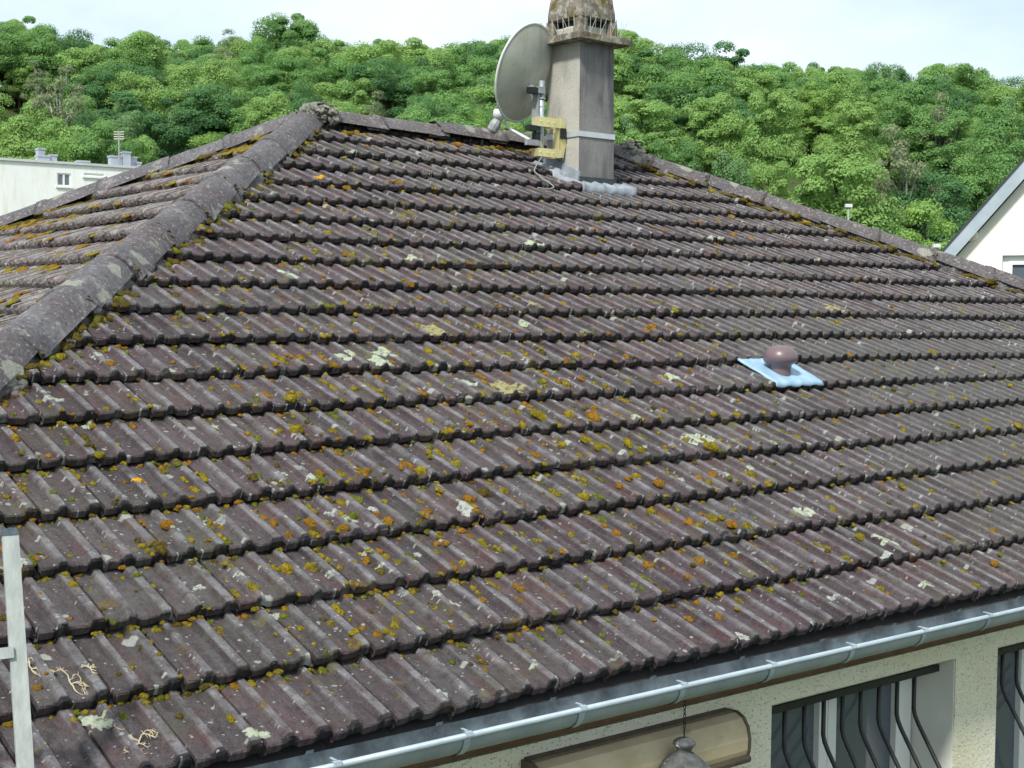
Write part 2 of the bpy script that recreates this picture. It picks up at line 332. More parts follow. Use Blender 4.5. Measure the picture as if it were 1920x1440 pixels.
# ---------------- gutter
GYC, GZC, GR = -.090, -.022, .075
b = MB(); gx0, gx1 = X0 - YR - .1, X1 + YR + .1; V = []; Fq = []; n = 14
for xi, x in enumerate((gx0, gx1)):
    for rr in (GR, GR - .0025):
        for k in range(n + 1):
            w = math.pi * k / n; V.append((x, GYC - rr * math.cos(w), GZC - rr * math.sin(w)))
N1 = n + 1
for k in range(n):
    Fq += [(k, k + 1, 2 * N1 + k + 1, 2 * N1 + k), (N1 + k + 1, N1 + k, 3 * N1 + k, 3 * N1 + k + 1)]
b.add(V, Fq); gut = link('gutter', b.mesh('gutter', M_ZINCD, True), house)
b = MB(); b.tube([(gx0, GYC - GR - .004, GZC + .002), (gx1, GYC - GR - .004, GZC + .002)], .0105, 12); link('gutter_bead', b.mesh('gutter_bead', M_ZINC, True), gut)
b = MB(); V = []
for x in (gx0, gx1):
    for k in range(9): V.append((x, GYC - (GR + .0015) * math.cos(math.pi * k / 16), GZC - (GR + .0015) * math.sin(math.pi * k / 16) - .0))
b.add(V, [(k, k + 1, 9 + k + 1, 9 + k) for k in range(8)]); link('gutter_face', b.mesh('gutter_face', simple('zinc_dull', (.24, .28, .295), (.33, .37, .38), 5, .7, 0, .25, bump=.004, bsc=9), True), gut)
xb = -1.575; bm0 = None
while xb < gx1 - .2:
    if bm0 is None:
        b = MB(); hw = .014
        V = []
        for x in (-hw, hw):
            V += [(x, GYC + GR, GZC + .01)] + [(x, GYC - (GR + .006) * math.cos(math.pi * (1 - k / 14)), GZC - (GR + .006) * math.sin(math.pi * (1 - k / 14))) for k in range(15)]
            V += [(x, GYC - GR - .019, GZC + .004), (x, GYC - GR - .015, GZC + .016), (x, GYC - GR - .003, GZC + .0165), (x, GYC - GR + .012, GZC + .012)]
        nn = len(V) // 2
        b.add(V, [(k, k + 1, nn + k + 1, nn + k) for k in range(nn - 1)])
        b.box((-.004, GYC - GR - .004, GZC + .0165), (.004, GYC - GR + .028, GZC + .0195))
        bm0 = b.mesh('gutter_bracket', M_ZINC)
    o = link('gutter_bracket', bm0, gut, np.array([[1, 0, 0, xb], [0, 1, 0, 0], [0, 0, 1, 0], [0, 0, 0, 1.]]))
    xb += .4985
# ---------------- roof deck (all four slopes)
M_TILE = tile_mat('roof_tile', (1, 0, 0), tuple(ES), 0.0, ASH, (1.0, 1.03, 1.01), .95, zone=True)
LS0 = (X0 - YR) * CP
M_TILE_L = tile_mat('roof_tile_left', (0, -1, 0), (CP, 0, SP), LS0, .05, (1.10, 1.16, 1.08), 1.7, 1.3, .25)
M_DECK = simple('roof_underlay', (.03, .026, .026), (.045, .04, .04), 6, .95)
zr = YR * SP / CP; o_ = -.03
dv = [(X0 - YR, 0, o_), (X1 + YR, 0, o_), (X1 + YR, 2 * YR, o_), (X0 - YR, 2 * YR, o_), (X0, YR, zr + o_), (X1, YR, zr + o_)]
b = MB(); b.add(dv, [(0, 1, 5, 4), (1, 2, 5), (2, 3, 4, 5), (3, 0, 4)]); roof = link('roof', b.mesh('roof', M_DECK), house)
# back and right slopes carry plain tiled courses (unseen)
TT = .050; RH = .019
def ribh(u):
    u = np.asarray(u, float); out = np.zeros_like(u)
    for uc, wtop in ((RIB1, .011), (RIB2, .0175)):
        out = np.maximum(out, RH * np.clip((wtop + .007 - np.abs(u - uc)) / .007, 0, 1))
    return out
LT = .392
def tile_arrays(seed):
    rg = np.random.RandomState(seed)
    us = [.0015, .0115, .0125, .020]
    for uc in (RIB1, RIB2):
        wt_ = .011 if uc == RIB1 else .0175
        us += [uc - .036, uc - wt_ - .007, uc - wt_ - .001, uc - .007, uc + .007, uc + wt_]
        us += [uc + wt_ + .007, uc + .036, (uc + RIB2) / 2 + .0] if uc == RIB1 else [TW - .0035]
    us = np.array(sorted(us)); n = len(us)
    rib = ribh(us); edge = np.where(us < .012, -.030, 0) + np.where(us > TW - .005, -.002, 0)
    rows = []
    for sl, drop, rs_ in ((LT, 0, 1), (.30, 0, 1), (.16, 0, 1), (.040, 0, 1), (.014, .0008, .98), (.004, .0035, .90), (.0, .010, .70)):
        z = TT * (1 - sl / G) + rib * rs_ + edge - drop + rg.uniform(-.0008, .0008, n)
        y = np.full(n, sl) + (rg.uniform(-.0025, .0025, n) if sl < .02 else 0)
        rows.append(np.stack([us, y, z], -1))
    arch = np.zeros(n)
    for uc in (RIB1, RIB2): arch = np.maximum(arch, .011 * np.sqrt(np.clip(1 - ((us - uc) / .031) ** 2, 0, 1)))
    zb = np.minimum(.012 + arch, np.maximum(rows[-1][:, 2] - .004, .002))
    rows.append(np.stack([us, rows[-1][:, 1] + .003, zb], -1))
    rows.append(np.stack([us, np.full(n, .10), .001 + arch * .5], -1))
    V = np.vstack(rows); R = len(rows)
    Fq = [(i * n + k, (i + 1) * n + k, (i + 1) * n + k + 1, i * n + k + 1) for i in range(R - 1) for k in range(n - 1)]
    # side skirts
    base = len(V); sk = []
    for k in (0, n - 1):
        for i in (0, 3, 6): sk.append((us[k], rows[i][k, 1], rows[i][k, 2] - .022))
    V = np.vstack([V, sk])
    for q_, k in enumerate((0, n - 1)):
        for j in range(2):
            A, B = (0, 3, 6)[j] * n + k, (0, 3, 6)[j + 1] * n + k; C_, D_ = base + q_ * 3 + j, base + q_ * 3 + j + 1
            Fq.append((A, C_, D_, B) if k == 0 else (A, B, D_, C_))
    return V, np.array(Fq)
TV = [tile_arrays(i) for i in range(10)]
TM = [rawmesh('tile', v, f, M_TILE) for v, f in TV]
def sag(x, s): return .010 * np.sin(x * .55 + .6) * np.sin(s * .45 + .3) + .006 * np.sin(x * 1.3 + s * .8)
def jit(i, k, salt=0):
    r = np.random.RandomState((i * 7919 + k * 104729 + salt * 31 + 12345) % 2147483647)
    return r.uniform(-1, 1, 5), r.randint(0, 10)
def roof_h(x, s):
    i = math.floor(s / G); sl = s - i * G; cu = (x + ASH + (i % 2) * TW / 2) / TW; k = math.floor(cu); u = (cu - k) * TW
    j, _ = jit(i, k)
    return TT * (1 - sl / G) + float(ribh(u)) + j[2] * .0035 + sag(x, s)
def roof_p(x, s, h=None):
    if h is None: h = roof_h(x, s)
    return np.array((x, 0, 0)) + ES * s + EN * h
NROW = 20
SMAX = YR / CP
def rotz2(a): return np.array([[math.cos(a), -math.sin(a)], [math.sin(a), math.cos(a)]])
def clip_arrays(V, Fq, planes):
    bm = bmesh.new(); vs = [bm.verts.new(v) for v in V]
    for q_ in Fq:
        try: bm.faces.new([vs[i] for i in q_])
        except ValueError: pass
    for co, no_ in planes:
        bmesh.ops.bisect_plane(bm, geom=bm.verts[:] + bm.edges[:] + bm.faces[:], plane_co=co, plane_no=no_, clear_outer=True)
    bm.verts.index_update(); V2 = np.array([v.co[:] for v in bm.verts]); F2 = [tuple(v.index for v in f.verts) for f in bm.faces]; bm.free()
    return V2, F2
cand = []
for i in range(NROW):
    s0 = i * G
    if s0 > SMAX - .05: break
    off = -ASH - (i % 2) * TW / 2
    xl_ = X0 - YR + s0 * CP; xr__ = X1 + YR - s0 * CP
    for k in range(int((xl_ - off) / TW) - 2, int((xr__ - off) / TW) + 3):
        xa = off + k * TW; xb_ = xa + TW; sm_ = s0 + G / 2
        # keep what lies between the hips
        lo = X0 - YR + s0 * CP; hi = X1 + YR - s0 * CP
        if xb_ < lo + .02 or xa > hi - .02: continue
        j, var = jit(i, k)
        L = np.eye(4); R2 = rotz2(j[0] * .011); L[:2, :2] = R2
        c0 = np.array((xa + j[1] * .0012, s0 + j[3] * .0055 + .007 * math.sin(xa * .9 + i * 1.7), j[2] * .0035 + sag(xa + TW / 2, s0 + G / 2)))
        FM = frame((0, 0, 0), (1, 0, 0), ES, EN)
        Lt = np.eye(4); Lt[:3, 3] = c0; M = FM @ Lt @ L
        topx_l = X0 - YR + (s0 + LT) * CP; topx_r = X1 + YR - (s0 + LT) * CP
        cut = xa < topx_l + .01 or xb_ > topx_r - .01 or s0 + LT > SMAX
        P = roof_p(xa + TW / 2, s0 + G / 2, .03); u, v, d = proj(P)
        vis = -60 < u < 1980 and -40 < v < 1500 and d > 0
        cs = [proj(roof_p(x_, s_, .03))[:2] for x_, s_ in ((xa, s0), (xb_, s0), (xb_, s0 + G), (xa, s0 + G))]
        area = .5 * abs(sum(cs[a][0] * cs[(a + 1) % 4][1] - cs[(a + 1) % 4][0] * cs[a][1] for a in range(4)))
        cand.append((area if vis else 0, i, k, M, var, cut))
cand.sort(key=lambda t: -t[0])
HIPL = ((X0, YR, 0), norm((-1, 1, 0))); HIPR = ((X1, YR, 0), norm((1, 1, 0))); RIDGE = ((0, YR, 0), (0, 1, 0))
rest = MB(); ntile = 0
for area, i, k, M, var, cut in cand:
    V, Fq = TV[var]
    if cut:
        V2, F2 = clip_arrays(V @ M[:3, :3].T + M[:3, 3], Fq, (HIPL, HIPR, RIDGE))
        if not F2: continue
    if ntile < 300 and area > 0:
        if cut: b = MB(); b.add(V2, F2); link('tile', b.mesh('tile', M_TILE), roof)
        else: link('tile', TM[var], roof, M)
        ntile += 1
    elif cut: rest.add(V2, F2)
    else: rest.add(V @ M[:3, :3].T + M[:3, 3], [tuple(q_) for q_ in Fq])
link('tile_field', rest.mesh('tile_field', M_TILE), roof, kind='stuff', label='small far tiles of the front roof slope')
# left slope: courses seen at a grazing angle
rest = MB(); ESL = np.array((CP, 0, SP)); ENL = np.array((-SP, 0, CP)); XE = X0 - YR
for i in range(NROW):
    s0 = i * G
    if s0 > SMAX - .05: break
    off = -.05 - (i % 2) * TW / 2          # a = -y
    a_lo = -(2 * YR - s0 * CP); a_hi = -(s0 * CP)
    for k in range(int((a_lo - off) / TW) - 2, int((a_hi - off) / TW) + 3):
        a0_ = off + k * TW; a1_ = a0_ + TW
        if a1_ < a_lo + .02 or a0_ > a_hi - .02: continue
        yc = -(a0_ + a1_) / 2; u, v, d = proj((XE + (s0 + G / 2) * CP, yc, (s0 + G / 2) * SP))
        if u < -1400 or v > 1700: continue
        j, var = jit(i, k, 5)
        FM = frame((XE, 0, 0), (0, -1, 0), ESL, ENL); Lt = np.eye(4); Lt[:2, :2] = rotz2(j[0] * .012)
        Lt[:3, 3] = (a0_ + j[1] * .002, s0 + j[3] * .008, j[2] * .003 + .012 * math.sin(a0_ * 1.1 + i))
        M = FM @ Lt; V, Fq = TV[var]; Vw = V @ M[:3, :3].T + M[:3, 3]
        t_lo = -(2 * YR - (s0 + LT) * CP); t_hi = -((s0 + LT) * CP)
        if a0_ < t_lo + .01 or a1_ > t_hi - .01 or s0 + LT > SMAX:
            Vw, F2 = clip_arrays(Vw, Fq, (((X0, YR, 0), norm((1, -1, 0))), ((X0, YR, 0), norm((1, 1, 0)))))
            if F2: rest.add(Vw, F2)
        else: rest.add(Vw, [tuple(q_) for q_ in Fq])
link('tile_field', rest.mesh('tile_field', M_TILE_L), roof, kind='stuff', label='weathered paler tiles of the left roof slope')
# ---------------- hip and ridge tiles
def hip_mat(name, base=(.100, .092, .100), base2=(.185, .178, .188)):
    m = NT(name, .8); P = m.pos()
    oi = m.n('ShaderNodeObjectInfo').outputs['Random']
    c = m.mix(m.ramp(m.noise(P, 3.5, 6, .65), .35, .65), base, base2); c = m.mix(m.math('MULTIPLY', oi, .55), c, (.085, .072, .074))
    c = m.mix(m.ramp(m.noise(P, 1.6, 4, .6), .52, .66, 0, .7), c, (.110, .082, .080))
    c = m.mix(m.ramp(m.noise(P, 24, 6, .75), .52, .64, 0, .75), c, (.060, .055, .055)); c = m.mix(m.ramp(m.noise(P, 44, 5, .75), .54, .64, 0, .7), c, (.34, .335, .33))
    c = m.mix(m.ramp(m.noise(P, 7, 5, .65), .60, .68, 0, .75), c, (.29, .285, .25))
    v = m.vor(P, 26); se = m.n('ShaderNodeSeparateColor'); m.put(se.inputs[0], v.outputs['Color'])
    f = m.math('MULTIPLY', m.math('GREATER_THAN', se.outputs[0], .80), m.ramp(m.math('SUBTRACT', v.outputs['Distance'], m.math('MULTIPLY', se.outputs[1], .22)), .10, .02)); c = m.mix(m.math('MULTIPLY', f, .7), c, (.36, .36, .33))
    pw_ = m.n('ShaderNodeVectorMath', operation='ADD'); m.put(pw_.inputs[0], P); m.put(pw_.inputs[1], m.scale(m.noisec(P, 16, 4), (.09, .09, .09)))
    v2 = m.vor(pw_.outputs[0], 6); s2 = m.n('ShaderNodeSeparateColor'); m.put(s2.inputs[0], v2.outputs['Color'])
    f2 = m.math('MULTIPLY', m.math('GREATER_THAN', s2.outputs[0], .78), m.ramp(v2.outputs['Distance'], .40, .33)); c = m.mix(m.math('MULTIPLY', f2, .7), c, (.33, .335, .27))
    c = m.mix(m.ramp(m.noise(P, 55, 4, .7), .56, .68, 0, .5), c, (.05, .045, .045))
    m.color(c); m.bump(m.math('ADD', m.noise(P, 60, 5, .7), m.noise(P, 14, 3)), .012, 1.0); return m.m
M_HIP = hip_mat('hip_tile_clay')
M_HIPR = hip_mat('ridge_tile_clay', (.105, .090, .092), (.15, .135, .135))
def hip_cap(L, w0, w1, h0, h1, seed, n=12):
    rg = np.random.RandomState(seed); rows = []
    # y=0 lower end (wide, over the next one), y=L upper end
    for y, w, h in ((-.012, w0 * 1.08, h0 + .014), (.050, w0 * 1.08, h0 + .016), (.058, w0 * 1.0, h0), (L * .3, w0 * .98, h0 * .98), (L * .6, (w0 + w1) / 2, (h0 + h1) / 2), (L, w1, h1)):
        r = []
        for k in range(n + 1):
            t = math.pi * k / n; cx_ = -math.cos(t); sz_ = math.sin(t)
            r.append((w * cx_, y + rg.uniform(-.010, .010), h * (1 - abs(cx_) ** 2.1) + rg.uniform(-.004, .004)))
        rows.append(r)
    V = [p_ for r in rows for p_ in r]; N = n + 1
    Fq = [(i * N + k, i * N + k + 1, (i + 1) * N + k + 1, (i + 1) * N + k) for i in range(len(rows) - 1) for k in range(n)]
    b0 = len(V); V += [(p_[0] * .84, p_[1] + .002, p_[2] - .016) for p_ in rows[0]]
    Fq += [(k, b0 + k, b0 + k + 1, k + 1) for k in range(n)]
    b1 = len(V); V += [(p_[0] * .84, .18, p_[2] - .018) for p_ in rows[0]]
    Fq += [(b0 + k, b1 + k, b1 + k + 1, b0 + k + 1) for k in range(n)]
    return V, Fq
def cap_run(A, B, pitch, first, mat, name, w=.152, h=.118, skip=None, maxn=99, lift=.0):
    A = np.array(A, float); B = np.array(B, float); d = norm(B - A); L = np.linalg.norm(B - A)      # A low end ... B high end
    side = norm(np.cross(d, (0, 0, 1))); nrm = np.cross(side, d); t = first; q_ = 0
    meshes = []
    for sd_ in range(5):
        b = MB(); V, Fq = hip_cap(pitch + .07, w, w * .90, h, h * .86, 50 + sd_); b.add(V, Fq); meshes.append(b.mesh(name, mat, True))
    out = []
    while t < L - .12 and q_ < maxn:
        o = A + d * t; jj = np.random.RandomState(q_ + 900).uniform(-1, 1, 4)
        if skip is None or not skip(o):
            dd = norm(d + side * jj[0] * .022 + nrm * (.042 + jj[3] * .008)); s2 = norm(np.cross(dd, (0, 0, 1))); n2 = np.cross(s2, dd)
            if n2[2] < 0: n2 = -n2
            out.append(link(name, meshes[q_ % 5], roof, frame(o + side * jj[1] * .008 + nrm * (jj[2] * .004 + lift), s2, dd, n2)))
        t += pitch; q_ += 1
    return out
zc = lambda y: y * SP / CP
HB = .012
LH = math.sqrt(2 * YR * YR + zr * zr)
def offscreen(o): u, v, d = proj(o); return d < .5 or u < -1300 or v > 1800 or u > 2600
f0 = (LH - 5.33 - .0) % .595
cap_run((X0 - YR, 0, HB), (X0, YR, zr + HB), .595, f0, M_HIP, 'hip_tile', skip=offscreen)
f0 = (LH - 3.66) % .545
cap_run((X1 + YR, 0, HB), (X1, YR, zr + HB), .545, f0, M_HIPR, 'hip_tile', skip=offscreen)
f0 = (LH - 1.764) % .55
cap_run((X0 - YR, 2 * YR, HB), (X0, YR, zr + HB), .55, f0, M_HIP, 'hip_tile', skip=offscreen)
cap_run((X1, YR, zr + HB), (X0, YR, zr + HB), .62, .12, M_HIPR, 'ridge_tile', w=.165)
# ---------------- noise for meshes
def vnoise(P, f, seed=0):
    P = np.asarray(P, float) * f; o = np.zeros(len(P)); r = np.random.RandomState(seed)
    for k in range(6):
        d = r.normal(size=3); d /= np.linalg.norm(d); e = r.normal(size=3); e /= np.linalg.norm(e)
        o += np.sin(P @ d * 2.1 + r.uniform(0, 6.3) + 1.3 * np.sin(P @ e * 1.7 + r.uniform(0, 6.3)))
    return o / 6
def ico(sub):
    bm = bmesh.new(); bmesh.ops.create_icosphere(bm, subdivisions=sub, radius=1); bm.verts.index_update()
    V = np.array([v.co[:] for v in bm.verts]); Fq = np.array([[v.index for v in f.verts] for f in bm.faces]); bm.free(); return V, Fq
ICO2, ICO3, ICO4 = ico(2), ico(3), ico(4)
# ================================================================== chimney (part of the house)
m = NT('chimney_render', .92, 0, .15); p = m.pos()
c = m.mix(m.ramp(m.noise(p, 2.2, 5, .6), .35, .65), (.40, .385, .335), (.50, .485, .43))
c = m.mix(m.ramp(m.noise(m.scale(p, (9, 9, 1.6)), 1.0, 5, .62), .52, .70, 0, .6), c, (.25, .245, .235))
c = m.mix(m.ramp(m.noise(p, 75, 4, .7), .52, .70, 0, .55), c, (.17, .165, .16))
c = m.mix(m.ramp(m.noise(p, 8, 4), .60, .72, 0, .5), c, (.30, .27, .20))
m.color(c); m.bump(m.noise(p, 95, 4, .75), .005, .9); M_CHIM = m.m
m = NT('chimney_stain_shade', .92, 0, .15); p = m.pos()  # darker front face: stains, with its shaded side painted in
c = m.mix(m.ramp(m.noise(p, 2.6, 5, .6), .32, .66), (.155, .15, .15), (.27, .262, .25))
c = m.mix(m.ramp(m.noise(m.scale(p, (10, 10, 1.5)), 1.0, 5, .62), .46, .62, 0, .8), c, (.085, .085, .09))
c = m.mix(m.ramp(m.noise(p, 75, 4, .7), .52, .70, 0, .5), c, (.10, .10, .10))
m.color(c); m.bump(m.noise(p, 95, 4, .75), .005, .9); M_CHIMD = m.m
m = NT('mossy_concrete', .95, 0, .1); p = m.pos()
c = m.mix(m.ramp(m.noise(p, 9, 5, .65), .38, .62), (.150, .120, .092), (.25, .225, .185))
c = m.mix(m.ramp(m.noise(p, 14, 5, .65), .50, .58, 0, .9), c, (.36, .36, .29)); c = m.mix(m.ramp(m.noise(p, 6, 5, .65), .54, .62, 0, .95), c, (.15, .105, .018))
c = m.mix(m.ramp(m.noise(p, 40, 4, .65), .58, .66, 0, .8), c, (.05, .045, .04)); m.color(c); m.bump(m.noise(p, 45, 5, .7), .012, 1.0); M_MCON = m.m
M_LEAD = simple('lead_sheet', (.20, .225, .25), (.33, .365, .40), 9, .6, .1, .3, bump=.004, bsc=16)
cx0, cx1, cy0, cy1 = 4.018, 4.412, 5.139, 5.56
ctop = 3.625
def tri_split(b, mats): return b
b = MB(); zb0 = 2.1; tp = .006
V = [(cx0 - tp, cy0 - tp, zb0), (cx1 + tp, cy0 - tp, zb0), (cx1 + tp, cy1 + tp, zb0), (cx0 - tp, cy1 + tp, zb0), (cx0 + tp, cy0 + tp, ctop), (cx1 - tp, cy0 + tp, ctop), (cx1 - tp, cy1 - tp, ctop), (cx0 + tp, cy1 - tp, ctop)]
b.add(V, [(0, 1, 5, 4), (1, 2, 6, 5), (2, 3, 7, 6), (3, 0, 4, 7)])
chim = link('chimney', b.mesh('chimney', M_CHIM), house); chim.data.materials.append(M_CHIMD); chim.data.polygons[0].material_index = 1
def rough_box(lo, hi, mat, name, parent, amp=.006, cuts=10, seed=1, freq=14):
    bm = bmesh.new(); bmesh.ops.create_cube(bm, size=1); bmesh.ops.subdivide_edges(bm, edges=bm.edges[:], cuts=cuts, use_grid_fill=True); bm.verts.index_update()
    V = np.array([v.co[:] for v in bm.verts]); Fq = [tuple(v.index for v in f.verts) for f in bm.faces]; bm.free()
    lo = np.array(lo); hi = np.array(hi); V = lo + (V + .5) * (hi - lo); c_ = (lo + hi) / 2
    dirn = (V - c_) / (hi - lo); dirn /= np.linalg.norm(dirn, axis=1)[:, None]
    V = V + dirn * (vnoise(V, freq, seed) * amp + vnoise(V, freq * 2.7, seed + 3) * amp * .6)[:, None]
    b = MB(); b.add(V, Fq); return link(name, b.mesh(name, mat, True), parent)
oh = .105
rough_box((cx0 - oh, cy0 - oh, ctop), (cx1 + oh, cy1 + oh, ctop + .055), M_MCON, 'cap_slab', chim, .008, 12, 2)
# cowl: corner posts, low sill walls, domed hood
q0 = (cx0 - .01, cy0 - .01); q1 = (cx1 + .01, cy1 + .01); zs = ctop + .05
pw = .085
for px in (0, 1):
    for py in (0, 1):
        xa = q0[0] if px == 0 else q1[0] - pw; ya = q0[1] if py == 0 else q1[1] - pw
        rough_box((xa, ya, zs), (xa + pw, ya + pw, zs + .155), M_MCON, 'cowl_post', chim, .004, 4, 5 + px * 2 + py)
for sd_ in range(4):
    if sd_ == 0: lo, hi = (q0[0] + pw, q0[1] + .035, zs), (q1[0] - pw, q0[1] + .075, zs + .09)
    if sd_ == 1: lo, hi = (q0[0] + .035, q0[1] + pw, zs), (q0[0] + .075, q1[1] - pw, zs + .09)
    if sd_ == 2: lo, hi = (q0[0] + pw, q1[1] - .075, zs), (q1[0] - pw, q1[1] - .035, zs + .09)
    if sd_ == 3: lo, hi = (q1[0] - .075, q0[1] + pw, zs), (q1[0] - .035, q1[1] - pw, zs + .09)
    rough_box(lo, hi, M_CHIM, 'cowl_sill', chim, .006, 5, 20 + sd_)
b = MB(); b.box((q0[0] + .078, q0[1] + .078, zs), (q1[0] - .078, q1[1] - .078, zs + .153)); link('flue_dark_core', b.mesh('flue_dark_core', M_IRON), chim)  # flue box widened and black so the cowl openings look shaded
prof = [(1.03, .152), (1.04, .162), (1.03, .23), (.985, .29), (.94, .38), (.84, .48), (.66, .57), (.4, .62), (.0, .64)]
V = []; nn = 32; hx, hy = (q1[0] - q0[0]) / 2, (q1[1] - q0[1]) / 2; ccx, ccy = (q0[0] + q1[0]) / 2, (q0[1] + q1[1]) / 2
for sfac, z in prof:
    for k in range(nn):
        w = 2 * math.pi * k / nn; e = 2 / (2.0 + 7 * min(1, sfac ** 3)); cc, ss = math.cos(w), math.sin(w)
        V.append((ccx + hx * sfac * math.copysign(abs(cc) ** e, cc), ccy + hy * sfac * math.copysign(abs(ss) ** e, ss), zs + z))
V = np.array(V); V += (norm((1, 1, 1)) * 0) + np.stack([vnoise(V, 16, 3), vnoise(V, 16, 4), vnoise(V, 16, 5)], -1) * .006
b = MB(); b.add(V, [(i * nn + k, i * nn + (k + 1) % nn, (i + 1) * nn + (k + 1) % nn, (i + 1) * nn + k) for i in range(len(prof) - 1) for k in range(nn)] + [tuple(range(nn))[::-1]])
link('cowl_hood', b.mesh('cowl_hood', M_MCON, True), chim)
M_SPIKE = simple('spike_wire', (.70, .70, .66), None, rough=.35, metal=.6, spec=.5)
zt_ = ctop + .06
def spike_row(p0, p1, out, n):
    p0 = np.array(p0); p1 = np.array(p1); out = np.array(out)
    for k in range(n):
        p_ = p0 + (p1 - p0) * (k + .5) / n; t = (p1 - p0) / np.linalg.norm(p1 - p0)
        for (dt, do) in ((.0, .012), (.035 if k % 2 else -.035, .05)):
            b = MB(); b.tube([p_, p_ + np.array((0, 0, .135)) + t * dt + out * do], .0019, 5); link('spike', b.mesh('spike', M_SPIKE), chim)
spike_row((cx0 - .03, cy0 - .055, zt_), (cx1 + .04, cy0 - .055, zt_), (0, -1, 0), 8)
spike_row((cx0 - .055, cy0 - .03, zt_), (cx0 - .055, cy1 + .04, zt_), (-1, 0, 0), 7)
spike_row((cx1 + .07, cy0, zt_), (cx1 + .07, cy1, zt_), (1, 0, 0), 4)
# flashings
def strip_on_roof(x0, x1, s0, s1, up, name, mat, nx=10, ns=10, parent=None, seed=0, amp=.006, hbase=None):
    V = []
    for i in range(ns + 1):
        for j in range(nx + 1):
            x = x0 + (x1 - x0) * j / nx; s = s0 + (s1 - s0) * i / ns
            h = (roof_h(x, s) + up) if hbase is None else max(roof_h(x, s) * .3 + hbase + .010, roof_h(x, s) + .004)
            V.append(roof_p(x, s, h))
    V = np.array(V); V += EN * (vnoise(V, 20, seed) * amp)[:, None]
    T_ = V - EN * .012; N = len(V)
    Fq = [(i * (nx + 1) + j, i * (nx + 1) + j + 1, (i + 1) * (nx + 1) + j + 1, (i + 1) * (nx + 1) + j) for i in range(ns) for j in range(nx)]
    ring = [j for j in range(nx + 1)] + [i * (nx + 1) + nx for i in range(1, ns + 1)] + [ns * (nx + 1) + j for j in range(nx - 1, -1, -1)] + [i * (nx + 1) for i in range(ns - 1, 0, -1)]
    Fq += [(ring[k], N + ring[k], N + ring[(k + 1) % len(ring)], ring[(k + 1) % len(ring)]) for k in range(len(ring))]
    b = MB(); b.add(np.vstack([V, T_]), Fq)
    return link(name, b.mesh(name, mat, True), parent)
sF = (cy0 - 0) * CP + (cy0 * SP / CP) * SP     # slope distance of the chimney front
sB = cy1 / CP
strip_on_roof(cx0 - .10, cx1 + .12, sF - .175, sF + .03, .016, 'lead_apron', M_LEAD, 24, 8, chim, 3, .004)
strip_on_roof(cx0 - .155, cx0 + .01, sF - .02, sB + .06, .014, 'lead_soaker', M_LEAD, 8, 20, chim, 5, .003)
# stepped upstand on the left flank and dark band on the front foot
b = MB(); zf = lambda y: y * SP / CP
b.prism([(cx0 - .022, cy0 - .02, zf(cy0) + .03), (cx0 - .022, cy1 + .02, zf(cy1) + .03), (cx0 - .022, cy1 + .02, zf(cy1) + .125), (cx0 - .022, cy0 - .02, zf(cy0) + .125)], (.024, 0, 0)); link('flank_flashing', b.mesh('flank_flashing', M_LEAD), chim)
b = MB(); b.box((cx0 - .012, cy0 - .030, zf(cy0) - .02), (cx1 + .012, cy0 - .003, zf(cy0) + .085)); link('foot_band', b.mesh('foot_band', simple('bitumen', (.035, .040, .045), (.06, .068, .075), 9, .5)), chim)
# ================================================================== satellite dish
PX, PY = 3.78, 5.35
dish = empty('satellite_dish', (PX, PY, 2.62), 'grey weathered satellite dish on a pole strapped to the chimney', 'satellite dish')
m = NT('dish_paint', .6, 0, .35); p = m.pos()
c = m.mix(m.ramp(m.noise(p, 3, 5, .6), .35, .66), (.45, .47, .42), (.36, .37, .29))
c = m.mix(m.ramp(m.noise(m.scale(p, (14, 14, 2)), 1.0, 5, .6), .52, .70, 0, .6), c, (.31, .30, .20)); c = m.mix(m.ramp(m.noise(p, 28, 4, .65), .60, .70, 0, .6), c, (.24, .23, .17)); m.color(c); M_DISH = m.m
M_RIM = simple('dish_rim', (.68, .70, .67), (.56, .58, .56), 9, .5)
M_GALV = simple('galvanised', (.38, .44, .47), (.50, .55, .57), 20, .4, .6, .5)
M_YZ = NT('yellow_zinc', .35, .55, .5); p = M_YZ.pos(); M_YZ.color(M_YZ.mix(M_YZ.ramp(M_YZ.noise(p, 9, 2), .40, .70), (.78, .69, .34), M_YZ.mix(M_YZ.ramp(M_YZ.noise(p, 12, 2), .4, .7), (.62, .72, .42), (.78, .52, .34)))); M_YZ = M_YZ.m
M_BLACK = simple('black_plastic', (.018, .02, .022), None, rough=.5)
M_GREYP = simple('grey_plastic', (.32, .33, .33), (.24, .25, .25), 30, .5)
naz = math.radians(-14); nel = math.radians(18)
nD = np.array((math.sin(naz) * math.cos(nel), math.cos(naz) * math.cos(nel), math.sin(nel)))
rD = norm(np.cross(nD, (0, 0, 1))); uD = np.cross(rD, nD)
DC = aty(989, 138, 5.50) + nD * .02
Rw, Rh = .370, .415
V = []; nr_, na_ = 8, 40
for i in range(nr_ + 1):
    for k in range(na_):
        w = 2 * math.pi * k / na_; t = i / nr_
        V.append(DC + rD * Rw * t * math.cos(w) + uD * Rh * t * math.sin(w) + nD * (.085 * t * t - .085))
Fq = [(i * na_ + k, i * na_ + (k + 1) % na_, (i + 1) * na_ + (k + 1) % na_, (i + 1) * na_ + k) for i in range(nr_) for k in range(na_)]
V2 = [v + nD * .004 for v in V]; b = MB(); b.add(V, [f[::-1] for f in Fq]); b.add(V2, Fq); link('reflector', b.mesh('reflector', M_DISH, True), dish)
b = MB(); ring = [DC + rD * Rw * math.cos(2 * math.pi * k / 48) + uD * Rh * math.sin(2 * math.pi * k / 48) + nD * .004 for k in range(49)]
